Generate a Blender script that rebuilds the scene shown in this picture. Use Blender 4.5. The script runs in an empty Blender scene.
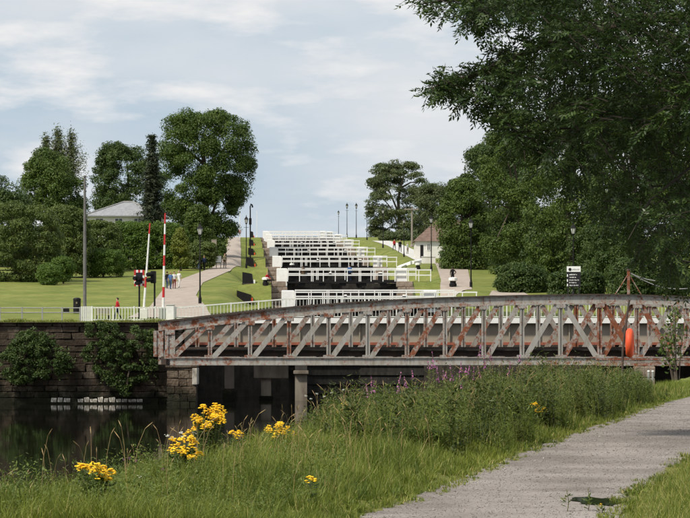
import bpy, math, random
import numpy as np
from mathutils import Matrix, Vector
random.seed(7)
rng = np.random.default_rng(11)
R = math.radians
S = bpy.context.scene
COL = S.collection

# ------------------------------------------------------------------ camera
F, HX, HY, EYE = 2500.0, 345.0, 335.0, 5.2      # focal length in photo pixels, horizon, eye height over the water
cam = bpy.data.cameras.new('camera'); cam_o = bpy.data.objects.new('camera', cam); COL.objects.link(cam_o)
cam.sensor_width = 36.0; cam.lens = F / 690.0 * 36.0
cam.shift_y = (HY - 259.0) / 690.0
cam.clip_start = 0.5; cam.clip_end = 6000
cam_o.location = (0, 0, EYE); cam_o.rotation_euler = (R(90), 0, 0)
S.camera = cam_o

# ------------------------------------------------------------------ sky, sun, exposure
SUN = Vector((-0.52, -0.44, 0.78)).normalized()
w = bpy.data.worlds.new('World'); S.world = w; w.use_nodes = True
nt = w.node_tree; nt.nodes.clear()
def N(nt, t, **kw):
    n = nt.nodes.new(t)
    for k, v in kw.items(): setattr(n, k, v)
    return n
sky = N(nt, 'ShaderNodeTexSky', sky_type='NISHITA', sun_disc=False)
sky.sun_elevation = math.asin(SUN.z); sky.sun_rotation = math.atan2(SUN.x, SUN.y)
sky.dust_density = 1.5; sky.ozone_density = 1.2
tc = N(nt, 'ShaderNodeTexCoord')
mp = N(nt, 'ShaderNodeMapping'); mp.inputs['Scale'].default_value = (1.0, 1.0, 3.4); mp.inputs['Location'].default_value = (0.35, 0.2, 0.16)
nz = N(nt, 'ShaderNodeTexNoise'); nz.inputs['Scale'].default_value = 4.6; nz.inputs['Detail'].default_value = 7; nz.inputs['Roughness'].default_value = 0.52
nz2 = N(nt, 'ShaderNodeTexNoise'); nz2.inputs['Scale'].default_value = 15; nz2.inputs['Detail'].default_value = 6; nz2.inputs['Roughness'].default_value = 0.55
r1 = N(nt, 'ShaderNodeMapRange'); r1.inputs[1].default_value = 0.34; r1.inputs[2].default_value = 0.60
r2 = N(nt, 'ShaderNodeMapRange'); r2.inputs[1].default_value = 0.50; r2.inputs[2].default_value = 0.66; r2.inputs[4].default_value = 0.95
mixa = N(nt, 'ShaderNodeMix', data_type='RGBA'); mixb = N(nt, 'ShaderNodeMix', data_type='RGBA'); mixc = N(nt, 'ShaderNodeMix', data_type='RGBA')
mixa.inputs[0].default_value = 0.9
mixa.inputs[7].default_value = (4.45, 5.45, 6.4, 1)          # thin grey-blue cloud veil over the clear sky
mixb.inputs[7].default_value = (6.7, 6.95, 7.2, 1)          # broad pale cloud
mixc.inputs[7].default_value = (8.0, 7.9, 7.85, 1)          # white cloud edges
bg = N(nt, 'ShaderNodeBackground'); bg.inputs['Strength'].default_value = 0.1
wo = N(nt, 'ShaderNodeOutputWorld')
L = nt.links.new
L(tc.outputs['Generated'], mp.inputs['Vector']); L(mp.outputs[0], nz.inputs['Vector']); L(mp.outputs[0], nz2.inputs['Vector'])
L(sky.outputs[0], mixa.inputs[6]); L(mixa.outputs[2], mixb.inputs[6]); L(nz.outputs['Fac'], r1.inputs[0]); L(r1.outputs[0], mixb.inputs[0])
L(mixb.outputs[2], mixc.inputs[6]); L(nz2.outputs['Fac'], r2.inputs[0]); L(r2.outputs[0], mixc.inputs[0])
L(mixc.outputs[2], bg.inputs['Color']); L(bg.outputs[0], wo.inputs['Surface'])
sun = bpy.data.lights.new('sun', 'SUN'); sun.energy = 4.0; sun.angle = R(5); sun.color = (1.0, 0.93, 0.80)
sun_o = bpy.data.objects.new('sun', sun); COL.objects.link(sun_o)
sun_o.rotation_euler = (-SUN).to_track_quat('-Z', 'Y').to_euler(); sun_o.location = (60, -40, 120)
S.view_settings.view_transform = 'Standard'; S.view_settings.look = 'None'
S.view_settings.exposure = 0.15; S.view_settings.gamma = 1.0; S.view_settings.use_curve_mapping = False
S.cycles.max_bounces = 6; S.cycles.transparent_max_bounces = 4; S.cycles.use_denoising = True

# ------------------------------------------------------------------ materials
MAT = {}
def mat(name, col, rough=0.7, metal=0.0, var=0.0, scale=3.0, bump=0.0, bscale=20.0, col2=None, spec=0.3, lo=0.35, hi=0.65, stretch=None, detail=6):
    m = bpy.data.materials.new(name); m.use_nodes = True; t = m.node_tree; b = t.nodes['Principled BSDF']
    b.inputs['Roughness'].default_value = rough; b.inputs['Metallic'].default_value = metal
    b.inputs['Specular IOR Level'].default_value = spec
    b.inputs['Base Color'].default_value = (*col, 1)
    if col2 is not None or var or bump:
        c = N(t, 'ShaderNodeTexCoord'); src = c.outputs['Object']
        if stretch:
            mpp = N(t, 'ShaderNodeMapping'); mpp.inputs['Scale'].default_value = stretch; t.links.new(src, mpp.inputs[0]); src = mpp.outputs[0]
    if col2 is not None or var:
        n = N(t, 'ShaderNodeTexNoise'); n.inputs['Scale'].default_value = scale; n.inputs['Detail'].default_value = detail; n.inputs['Roughness'].default_value = 0.6
        t.links.new(src, n.inputs['Vector'])
        mr = N(t, 'ShaderNodeMapRange'); mr.inputs[1].default_value = lo; mr.inputs[2].default_value = hi; t.links.new(n.outputs['Fac'], mr.inputs[0])
        mx = N(t, 'ShaderNodeMix', data_type='RGBA'); mx.inputs[6].default_value = (*col, 1)
        mx.inputs[7].default_value = (*(col2 if col2 is not None else [x * (1 + var) for x in col]), 1)
        t.links.new(mr.outputs[0], mx.inputs[0])
        oi = N(t, 'ShaderNodeObjectInfo'); hs = N(t, 'ShaderNodeHueSaturation')
        mm = N(t, 'ShaderNodeMapRange'); mm.inputs[3].default_value = 1 - var * 0.6; mm.inputs[4].default_value = 1 + var * 0.6
        t.links.new(oi.outputs['Random'], mm.inputs[0]); t.links.new(mm.outputs[0], hs.inputs['Value']); t.links.new(mx.outputs[2], hs.inputs['Color'])
        t.links.new(hs.outputs[0], b.inputs['Base Color'])
    if bump:
        n2 = N(t, 'ShaderNodeTexNoise'); n2.inputs['Scale'].default_value = bscale; n2.inputs['Detail'].default_value = 5
        t.links.new(src, n2.inputs['Vector'])
        bp = N(t, 'ShaderNodeBump'); bp.inputs['Strength'].default_value = bump; bp.inputs['Distance'].default_value = 0.05
        t.links.new(n2.outputs['Fac'], bp.inputs['Height']); t.links.new(bp.outputs[0], b.inputs['Normal'])
    MAT[name] = m; return m

def mat_wall(name, c1, c2, c3, algae):
    m = bpy.data.materials.new(name); m.use_nodes = True; t = m.node_tree; b = t.nodes['Principled BSDF']; b.inputs['Roughness'].default_value = .95; b.inputs['Specular IOR Level'].default_value = .1
    g = N(t, 'ShaderNodeNewGeometry'); mp_ = N(t, 'ShaderNodeMapping'); mp_.inputs['Scale'].default_value = (1, 1, .6); t.links.new(g.outputs['Position'], mp_.inputs[0])
    n1 = N(t, 'ShaderNodeTexNoise'); n1.inputs['Scale'].default_value = .9; n1.inputs['Detail'].default_value = 12; n1.inputs['Roughness'].default_value = .7; t.links.new(mp_.outputs[0], n1.inputs['Vector'])
    rp = N(t, 'ShaderNodeValToRGB'); e = rp.color_ramp.elements; e[0].position = .32; e[0].color = (*c1, 1); e[1].position = .72; e[1].color = (*c3, 1); x = e.new(.52); x.color = (*c2, 1); t.links.new(n1.outputs['Fac'], rp.inputs[0])
    sx = N(t, 'ShaderNodeSeparateXYZ'); t.links.new(g.outputs['Position'], sx.inputs[0]); ad = N(t, 'ShaderNodeMath', operation='MULTIPLY_ADD'); ad.inputs[1].default_value = 3.0; t.links.new(n1.outputs['Fac'], ad.inputs[0]); t.links.new(sx.outputs['Z'], ad.inputs[2])
    mr = N(t, 'ShaderNodeMapRange'); mr.inputs[1].default_value = 2.0; mr.inputs[2].default_value = 3.0; t.links.new(ad.outputs[0], mr.inputs[0])
    mx = N(t, 'ShaderNodeMix', data_type='RGBA'); mx.inputs[6].default_value = (*algae, 1); t.links.new(mr.outputs[0], mx.inputs[0]); t.links.new(rp.outputs[0], mx.inputs[7])
    oi = N(t, 'ShaderNodeObjectInfo'); hs = N(t, 'ShaderNodeHueSaturation'); mm = N(t, 'ShaderNodeMapRange'); mm.inputs[3].default_value = .72; mm.inputs[4].default_value = 1.3
    t.links.new(oi.outputs['Random'], mm.inputs[0]); t.links.new(mm.outputs[0], hs.inputs['Value']); t.links.new(mx.outputs[2], hs.inputs['Color']); t.links.new(hs.outputs[0], b.inputs['Base Color'])
    n2 = N(t, 'ShaderNodeTexNoise'); n2.inputs['Scale'].default_value = 6; n2.inputs['Detail'].default_value = 8; t.links.new(g.outputs['Position'], n2.inputs['Vector']); bp = N(t, 'ShaderNodeBump'); bp.inputs['Strength'].default_value = .9; bp.inputs['Distance'].default_value = .08; t.links.new(n2.outputs['Fac'], bp.inputs['Height']); t.links.new(bp.outputs[0], b.inputs['Normal'])
    MAT[name] = m; return m
def mat_paint_rust(name, paint, rust, base_rust):
    """weathered paint: grey coat, orange brown rust breaking through; obj['rust'] adds to the rust cover"""
    m = bpy.data.materials.new(name); m.use_nodes = True; t = m.node_tree; b = t.nodes['Principled BSDF']
    c = N(t, 'ShaderNodeTexCoord'); oi = N(t, 'ShaderNodeObjectInfo')
    ad = N(t, 'ShaderNodeVectorMath', operation='ADD'); sc = N(t, 'ShaderNodeVectorMath', operation='SCALE'); sc.inputs['Scale'].default_value = 1.0
    cm = N(t, 'ShaderNodeCombineXYZ'); ml = N(t, 'ShaderNodeMath', operation='MULTIPLY'); ml.inputs[1].default_value = 40
    t.links.new(oi.outputs['Random'], ml.inputs[0]); t.links.new(ml.outputs[0], cm.inputs[0]); t.links.new(ml.outputs[0], cm.inputs[2])
    t.links.new(c.outputs['Object'], ad.inputs[0]); t.links.new(cm.outputs[0], ad.inputs[1])
    n = N(t, 'ShaderNodeTexNoise'); n.inputs['Scale'].default_value = 2.6; n.inputs['Detail'].default_value = 12; n.inputs['Roughness'].default_value = 0.78
    t.links.new(ad.outputs[0], n.inputs['Vector'])
    at = N(t, 'ShaderNodeAttribute', attribute_type='OBJECT', attribute_name='rust')
    a2 = N(t, 'ShaderNodeMath', operation='ADD'); t.links.new(n.outputs['Fac'], a2.inputs[0]); t.links.new(at.outputs['Fac'], a2.inputs[1])
    mr = N(t, 'ShaderNodeMapRange'); mr.inputs[1].default_value = 0.58 - base_rust; mr.inputs[2].default_value = 0.68 - base_rust
    t.links.new(a2.outputs[0], mr.inputs[0])
    n3 = N(t, 'ShaderNodeTexNoise'); n3.inputs['Scale'].default_value = 5; n3.inputs['Detail'].default_value = 6; t.links.new(ad.outputs[0], n3.inputs['Vector'])
    rp = N(t, 'ShaderNodeMix', data_type='RGBA'); rp.inputs[6].default_value = (*rust, 1); rp.inputs[7].default_value = (rust[0] * .38, rust[1] * .42, rust[2] * .6, 1)
    t.links.new(n3.outputs['Fac'], rp.inputs[0])
    n4 = N(t, 'ShaderNodeTexNoise'); n4.inputs['Scale'].default_value = 2.2; n4.inputs['Detail'].default_value = 6
    mp4 = N(t, 'ShaderNodeMapping'); mp4.inputs['Scale'].default_value = (1.6, 1.6, .35); t.links.new(ad.outputs[0], mp4.inputs[0]); t.links.new(mp4.outputs[0], n4.inputs['Vector'])
    pp = N(t, 'ShaderNodeMix', data_type='RGBA'); pp.inputs[6].default_value = (*paint, 1); pp.inputs[7].default_value = (paint[0] * .62, paint[1] * .55, paint[2] * .45, 1)
    m4 = N(t, 'ShaderNodeMapRange'); m4.inputs[1].default_value = .45; m4.inputs[2].default_value = .75; t.links.new(n4.outputs['Fac'], m4.inputs[0]); t.links.new(m4.outputs[0], pp.inputs[0])
    mx = N(t, 'ShaderNodeMix', data_type='RGBA'); t.links.new(mr.outputs[0], mx.inputs[0]); t.links.new(pp.outputs[2], mx.inputs[6]); t.links.new(rp.outputs[2], mx.inputs[7])
    t.links.new(mx.outputs[2], b.inputs['Base Color'])
    rr = N(t, 'ShaderNodeMapRange'); rr.inputs[3].default_value = .5; rr.inputs[4].default_value = .9; t.links.new(mr.outputs[0], rr.inputs[0]); t.links.new(rr.outputs[0], b.inputs['Roughness'])
    bp = N(t, 'ShaderNodeBump'); bp.inputs['Strength'].default_value = .4; bp.inputs['Distance'].default_value = .02; t.links.new(a2.outputs[0], bp.inputs['Height']); t.links.new(bp.outputs[0], b.inputs['Normal'])
    MAT[name] = m; return m

def mat_leaf(name, c1, c2, c3=None, trans=0.3, rough=0.55, spec=0.3):
    """leaf colour from the per-leaf attribute rnd"""
    m = bpy.data.materials.new(name); m.use_nodes = True; t = m.node_tree; b = t.nodes['Principled BSDF']; out = t.nodes['Material Output']
    a = N(t, 'ShaderNodeAttribute', attribute_type='GEOMETRY', attribute_name='rnd')
    rp = N(t, 'ShaderNodeValToRGB'); e = rp.color_ramp.elements
    e[0].color = (*c1, 1); e[0].position = 0.0; e[1].color = (*c2, 1); e[1].position = 0.8 if c3 else 1.0
    if c3: x = e.new(1.0); x.color = (*c3, 1)
    t.links.new(a.outputs['Fac'], rp.inputs[0]); t.links.new(rp.outputs[0], b.inputs['Base Color'])
    b.inputs['Roughness'].default_value = rough; b.inputs['Specular IOR Level'].default_value = spec
    tr = N(t, 'ShaderNodeBsdfTranslucent'); t.links.new(rp.outputs[0], tr.inputs['Color'])
    ms = N(t, 'ShaderNodeMixShader'); ms.inputs[0].default_value = trans
    t.links.new(b.outputs[0], ms.inputs[1]); t.links.new(tr.outputs[0], ms.inputs[2]); t.links.new(ms.outputs[0], out.inputs['Surface'])
    MAT[name] = m; return m

mat('lawn', (0.100, 0.138, 0.028), .9, col2=(0.220, 0.225, 0.066), var=.0, scale=.20, bump=.8, bscale=4, spec=.1, detail=15, lo=.30, hi=.72)
mat('bank_earth', (0.10, 0.115, 0.030), .95, col2=(0.155, 0.155, 0.045), scale=1.2, bump=.7, bscale=12, spec=.1)
mat('gravel', (0.19, 0.166, 0.15), .95, col2=(0.315, 0.283, 0.262), scale=.55, bump=.5, bscale=45, spec=.15, lo=.36, hi=.64, detail=12)
mat('pink_gravel', (0.32, 0.27, 0.235), .95, col2=(0.40, 0.345, 0.30), scale=.8, bump=.3, bscale=14, spec=.15)
mat('pale_road', (0.46, 0.45, 0.43), .9, col2=(0.56, 0.55, 0.53), scale=.8, spec=.15)
mat('tarmac', (0.09, 0.09, 0.09), .9, col2=(0.13, 0.128, 0.12), scale=.7, spec=.2)
mat('white_paint', (0.82, 0.82, 0.80), .5, col2=(0.72, 0.71, 0.67), scale=1.6, lo=.5, hi=.85, var=.02)
mat('rail_white', (0.70, 0.71, 0.66), .5, col2=(0.52, 0.53, 0.46), scale=1.2, lo=.45, hi=.8)
mat('black_paint', (0.007, 0.007, 0.008), .55, col2=(0.014, 0.013, 0.013), scale=2, spec=.2)
mat('black_timber', (0.014, 0.013, 0.012), .75, col2=(0.035, 0.032, 0.028), scale=3, stretch=(1, 1, .15), spec=.2)
mat('orange', (0.75, 0.10, 0.025), .55, col2=(0.62, 0.08, 0.03), scale=2)
mat('red_paint', (0.55, 0.03, 0.035), .5, col2=(.45, .03, .03), scale=3)
mat('dark_stone', (0.016, 0.014, 0.011), .8, col2=(0.045, 0.038, 0.031), scale=1.3, bump=.6, bscale=5, spec=.25)  # near-black brown stone for the wing walls, darker than the quay stone
mat_wall('quay_stone', (0.022, 0.018, 0.013), (0.062, 0.048, 0.036), (0.15, 0.125, 0.10), (0.016, 0.017, 0.011))
mat_wall('pier_stone', (0.05, 0.038, 0.028), (0.105, 0.08, 0.06), (0.20, 0.17, 0.135), (0.022, 0.022, 0.015))
mat('twig_bark', (0.035, .028, .022), .9)
mat('pale_stone', (0.16, 0.14, 0.115), .9, col2=(0.60, 0.57, 0.52), scale=3.2, bump=.5, bscale=7, var=.25, spec=.15, stretch=(1, 1, .4))
mat('mortar', (0.030, 0.025, 0.020), .95, col2=(0.05, .042, .034), scale=2)
mat('lock_stone', (0.19, 0.145, 0.11), .95, col2=(0.29, 0.235, 0.19), scale=1.5, bump=.6, bscale=8, var=.25, spec=.1)
mat('concrete', (0.15, 0.125, 0.10), .9, col2=(0.27, 0.235, 0.195), scale=1.1, bump=.3, bscale=9, stretch=(1, 1, .35), spec=.15)
mat('dark_steel', (0.045, 0.04, 0.036), .7, col2=(0.09, .06, .045), scale=2)
mat('girder_cream', (0.34, 0.30, 0.24), .6, col2=(0.25, 0.215, 0.165), scale=.7)
mat('slate', (0.22, 0.23, 0.245), .6, col2=(0.31, 0.32, 0.335), scale=2.5, spec=.4)
mat('red_tile', (0.13, 0.085, 0.068), .8, col2=(0.20, 0.14, 0.115), scale=2)
mat('render_white', (0.74, 0.73, 0.70), .85, col2=(0.64, .62, .58), scale=.8)
mat('glass', (0.03, 0.035, 0.04), .08, spec=.6)
mat('lamp_glass', (0.55, 0.56, 0.55), .2, spec=.5)
mat('bark', (0.085, 0.065, 0.048), .95, col2=(0.14, .115, .09), scale=5, bump=.8, bscale=8, stretch=(1, 1, .25))
mat('timber_pole', (0.20, 0.17, 0.14), .9, col2=(0.28, .25, .22), scale=4, stretch=(1, 1, .1))
mat('mast_grey', (0.12, .115, .105), .7, col2=(.17, .165, .155), scale=2)
mat('galvanised', (0.24, 0.24, 0.235), .6, col2=(.32, .32, .31), scale=3, spec=.4)
mat('sign_white', (0.80, 0.80, 0.80), .5); mat('sign_black', (0.015, 0.015, 0.018), .5)
mat('petal_yellow', (0.85, 0.50, 0.01), .6, col2=(0.90, 0.60, 0.03), scale=9)
mat('petal_purple', (0.36, 0.10, 0.27), .6, col2=(0.48, 0.19, 0.40), scale=9)
mat('petal_white', (0.75, 0.75, 0.68), .6); mat('thistle_purple', (0.22, 0.07, 0.20), .7)
mat('seed_straw', (0.34, 0.25, 0.12), .8, col2=(0.26, 0.17, 0.08), scale=4)
mat('stem_green', (0.10, 0.13, 0.035), .7, col2=(0.14, .12, .05), scale=4)
mat_paint_rust('paint_rust', (0.35, 0.335, 0.31), (0.29, 0.085, 0.030), 0.065)
mat_paint_rust('red_flange', (0.33, 0.10, 0.06), (0.22, 0.055, 0.03), 0.03)
mat_leaf('leaf_lime', (0.036, 0.072, 0.013), (0.100, 0.152, 0.026), (0.182, 0.221, 0.045))
mat_leaf('leaf_dark', (0.031, 0.060, 0.014), (0.078, 0.120, 0.028), (0.130, 0.167, 0.043))
mat_leaf('leaf_mid', (0.045, 0.080, 0.015), (0.106, 0.157, 0.029), (0.174, 0.217, 0.044))
mat_leaf('leaf_shrub', (0.061, 0.094, 0.021), (0.131, 0.174, 0.041), (0.200, 0.227, 0.059))
mat_leaf('leaf_hedge', (0.055, 0.106, 0.015), (0.118, 0.191, 0.028), (0.186, 0.254, 0.043))
mat_leaf('leaf_yellow', (0.10, 0.14, 0.02), (0.20, 0.22, 0.035), (0.28, .27, .05))
mat_leaf('leaf_far', (0.063, 0.092, 0.037), (0.122, 0.149, 0.057), (0.183, 0.190, 0.069))
mat_leaf('leaf_conifer', (0.028, 0.043, 0.024), (0.066, 0.084, 0.043))
mat_leaf('leaf_ash', (0.025, 0.051, 0.012), (0.059, 0.097, 0.023), (0.126, 0.179, 0.036), trans=.28, rough=.45, spec=.4)
mat_leaf('grass_blade', (0.047, 0.097, 0.012), (0.244, 0.275, 0.042), (0.489, 0.407, 0.176), trans=.35)
mat_leaf('herb_leaf', (0.056, 0.098, 0.018), (0.156, 0.201, 0.039), (0.301, 0.277, 0.088), trans=.35)
mat_leaf('herb_dark', (0.028, 0.048, 0.012), (0.085, 0.112, 0.026), (0.15, 0.165, 0.04), trans=.3)
mat_leaf('herb_olive', (0.072, 0.095, 0.024), (0.162, 0.185, 0.048), (0.255, 0.200, 0.080), trans=.35)
mat_leaf('ragwort_leaf', (0.05, 0.09, 0.02), (0.10, 0.14, 0.035), trans=.25)
mat_leaf('pebble', (0.14, 0.125, 0.115), (0.31, 0.285, 0.27), (0.46, .44, .42), trans=0.0, rough=.9)
def clothes(name, c): mat('cloth_' + name, c, .9, col2=[x * .75 for x in c], scale=8, spec=.1)
for k, c in dict(red=(.45, .03, .035), white=(.70, .70, .68), black=(.012, .012, .014), navy=(.02, .03, .07), blue=(.09, .17, .36), denim=(.06, .09, .16), khaki=(.25, .21, .14), grey=(.16, .16, .17), brown=(.09, .055, .035), maroon=(.20, .03, .05)).items(): clothes(k, c)
mat('skin', (.50, .29, .20), .6); mat('hair_brown', (.05, .03, .018), .7); mat('hair_fair', (.30, .20, .09), .7); mat('hair_black', (.012, .01, .01), .6); mat('hair_grey', (.35, .34, .33), .7)

# water: dark peaty canal with small ripples
m = bpy.data.materials.new('water'); m.use_nodes = True; t = m.node_tree; b = t.nodes['Principled BSDF']
b.inputs['Base Color'].default_value = (0.006, 0.0065, 0.004, 1); b.inputs['Roughness'].default_value = 0.04; b.inputs['IOR'].default_value = 1.33
c = N(t, 'ShaderNodeTexCoord'); mpp = N(t, 'ShaderNodeMapping'); mpp.inputs['Scale'].default_value = (1.0, .35, 1); n = N(t, 'ShaderNodeTexNoise'); n.inputs['Scale'].default_value = .8; n.inputs['Detail'].default_value = 3
bp = N(t, 'ShaderNodeBump'); bp.inputs['Strength'].default_value = .05; bp.inputs['Distance'].default_value = .1
t.links.new(c.outputs['Object'], mpp.inputs[0]); t.links.new(mpp.outputs[0], n.inputs['Vector']); t.links.new(n.outputs['Fac'], bp.inputs['Height']); t.links.new(bp.outputs[0], b.inputs['Normal'])
MAT['water'] = m
mat('muddy_water', (0.06, 0.05, 0.036), .10, col2=(0.085, .072, .052), scale=3, spec=.5)

# ------------------------------------------------------------------ helpers
def tag(o, label=None, cat=None, group=None, kind=None):
    if label: o['label'] = label
    if cat: o['category'] = cat
    if group: o['group'] = group
    if kind: o['kind'] = kind
    return o
def thing(name, label, cat, loc=(0, 0, 0), rz=0.0, group=None):
    o = bpy.data.objects.new(name, None); COL.objects.link(o); o.location = loc; o.rotation_euler = (0, 0, rz)
    o.empty_display_size = .2
    return tag(o, label, cat, group)
def child(o, parent, world=True):
    o.parent = parent
    if world:
        p = parent
        off = Vector((0, 0, 0))
        o.matrix_parent_inverse = Matrix.Translation(-wloc(parent))
    return o
def wloc(o):
    # parts built in world space sit under an unrotated root; parts keep their own origin at the world origin
    return o.location.copy() if o.parent is None else Vector((0, 0, 0))
def link(name, me, parent=None, world=True):
    o = bpy.data.objects.new(name, me); COL.objects.link(o)
    if parent is not None: child(o, parent, world)
    return o
def copy_tree(o, parent=None):
    c = o.copy(); COL.objects.link(c)
    if parent is not None:
        c.parent = parent; c.matrix_parent_inverse = o.matrix_parent_inverse.copy()
    for ch in list(o.children): copy_tree(ch, c)
    return c

class MB:
    def __init__(s): s.v = []; s.f = []; s.mi = []; s.cur = 0
    def add(s, vs, fs):
        k = len(s.v); s.v += [tuple(p) for p in vs]; s.f += [tuple(i + k for i in f) for f in fs]; s.mi += [s.cur] * len(fs)
    def box(s, x0, x1, y0, y1, z0, z1, M=None):
        vs = [(x, y, z) for z in (z0, z1) for x, y in ((x0, y0), (x1, y0), (x1, y1), (x0, y1))]
        if M is not None: vs = [M @ Vector(p) for p in vs]
        s.add(vs, [(3, 2, 1, 0), (4, 5, 6, 7), (0, 1, 5, 4), (1, 2, 6, 5), (2, 3, 7, 6), (3, 0, 4, 7)]); return s
    def hexa(s, vs): s.add(vs, [(3, 2, 1, 0), (4, 5, 6, 7), (0, 1, 5, 4), (1, 2, 6, 5), (2, 3, 7, 6), (3, 0, 4, 7)]); return s
    def cbox(s, x0, x1, y0, y1, z0, z1, b):
        """box with chamfered outer edges (8 cut corners, all edges)"""
        vs = []; 
        for z, zi in ((z0, z0 + b), (z1, z1 - b)):
            for a in (0, 1):
                zz = z if a else zi; q = b if a else 0
                vs += [(x0 + q, y0 + q, zz), (x1 - q, y0 + q, zz), (x1 - q, y1 - q, zz), (x0 + q, y1 - q, zz)]
        # rings: 0 = lower side, 1 = bottom face, 2 = upper side, 3 = top face
        fs = [(7, 6, 5, 4), (12, 13, 14, 15)]
        for i in range(4):
            j = (i + 1) % 4; fs += [(4 + i, 4 + j, j, i), (i, j, 8 + j, 8 + i), (8 + i, 8 + j, 12 + j, 12 + i)]
        s.add(vs, fs); return s
    def tube(s, pts, rad, n=6, cap=True):
        pts = [Vector(p) for p in pts]
        if not hasattr(rad, '__len__'): rad = [rad] * len(pts)
        ring = []
        for i, p in enumerate(pts):
            d = (pts[min(i + 1, len(pts) - 1)] - pts[max(i - 1, 0)]).normalized()
            a = d.cross(Vector((0, 0, 1)) if abs(d.z) < .95 else Vector((0, 1, 0))).normalized(); c2 = d.cross(a)
            ring.append([p + (a * math.cos(2 * math.pi * k / n) + c2 * math.sin(2 * math.pi * k / n)) * rad[i] for k in range(n)])
        vs = [q for r in ring for q in r]; fs = []
        for i in range(len(pts) - 1):
            for k in range(n): fs.append((i * n + k, i * n + (k + 1) % n, (i + 1) * n + (k + 1) % n, (i + 1) * n + k))
        if cap: fs += [tuple(range(n - 1, -1, -1)), tuple((len(pts) - 1) * n + k for k in range(n))]
        s.add(vs, fs); return s
    def lathe(s, prof, n=10, c=(0, 0, 0)):
        vs = [(c[0] + r * math.cos(2 * math.pi * k / n), c[1] + r * math.sin(2 * math.pi * k / n), c[2] + z) for r, z in prof for k in range(n)]
        fs = []
        for i in range(len(prof) - 1):
            for k in range(n): fs.append((i * n + k, i * n + (k + 1) % n, (i + 1) * n + (k + 1) % n, (i + 1) * n + k))
        fs += [tuple(range(n - 1, -1, -1)), tuple((len(prof) - 1) * n + k for k in range(n))]
        s.add(vs, fs); return s
    def mesh(s, name, mats, smooth=False):
        me = bpy.data.meshes.new(name); me.from_pydata(s.v, [], s.f)
        for x in ([mats] if isinstance(mats, str) else mats): me.materials.append(MAT[x])
        if any(s.mi): me.polygons.foreach_set('material_index', s.mi)
        if smooth: me.polygons.foreach_set('use_smooth', [True] * len(me.polygons))
        me.update(); return me
    def build(s, name, mats, parent=None, world=True, smooth=False): return link(name, s.mesh(name, mats, smooth), parent, world)

def np_mesh(name, V, counts, loops, matname, rnd=None, smooth=False):
    me = bpy.data.meshes.new(name)
    V = np.ascontiguousarray(V, dtype=np.float32); counts = np.asarray(counts, dtype=np.int32); loops = np.asarray(loops, dtype=np.int32)
    me.vertices.add(len(V)); me.vertices.foreach_set('co', V.ravel())
    me.loops.add(len(loops)); me.loops.foreach_set('vertex_index', loops)
    me.polygons.add(len(counts)); st = np.concatenate(([0], np.cumsum(counts)[:-1])).astype(np.int32); me.polygons.foreach_set('loop_start', st)
    if rnd is not None:
        a = me.attributes.new('rnd', 'FLOAT', 'POINT'); a.data.foreach_set('value', np.ascontiguousarray(rnd, dtype=np.float32))
    me.materials.append(MAT[matname]); me.update(calc_edges=True)
    if smooth: me.polygons.foreach_set('use_smooth', np.ones(len(counts), dtype=bool))
    return me
def unit(a): return a / np.maximum(np.linalg.norm(a, axis=1, keepdims=True), 1e-9)
def leaves(C, Nn, size, aspect=.6, T=None, bend=.15):
    """diamond leaf quads at C facing Nn"""
    n = len(C); Nn = unit(Nn)
    if T is None: T = rng.normal(size=(n, 3))
    T = unit(T - Nn * np.sum(T * Nn, axis=1, keepdims=True)); B = np.cross(Nn, T); s = np.asarray(size).reshape(-1, 1) * np.ones((n, 1))
    V = np.stack([C - T * s, C + B * s * aspect - Nn * s * bend, C + T * s, C - B * s * aspect - Nn * s * bend], axis=1).reshape(-1, 3)
    return V, np.full(n, 4), np.arange(4 * n)
def tri_leaf_obj(name, C, Nn, size, matname, rnd, parent=None, aspect=.6):
    n = len(C); Nn = unit(Nn); T = rng.normal(size=(n, 3)); T = unit(T - Nn * np.sum(T * Nn, axis=1, keepdims=True)); B = np.cross(Nn, T); s = np.asarray(size).reshape(-1, 1) * 1.12
    V = np.stack([C - T * s * .8 - B * s * aspect, C - T * s * .8 + B * s * aspect, C + T * s], axis=1).reshape(-1, 3)
    return link(name, np_mesh(name, V, np.full(n, 3), np.arange(3 * n), matname, np.repeat(rnd, 3)), parent, True)
def leaf_obj(name, C, Nn, size, matname, rnd, parent=None, aspect=.6, T=None, bend=.15):
    V, c, l = leaves(C, Nn, size, aspect, T, bend)
    return link(name, np_mesh(name, V, c, l, matname, np.repeat(rnd, 4)), parent, True)
def interp(x, pts): return np.interp(x, [p[0] for p in pts], [p[1] for p in pts])
def PX(px, D): return (px - HX) / F * D
def PZ(py, D): return EYE + (HY - py) / F * D
def P(px, py, D): return Vector((PX(px, D), D, PZ(py, D)))

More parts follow.
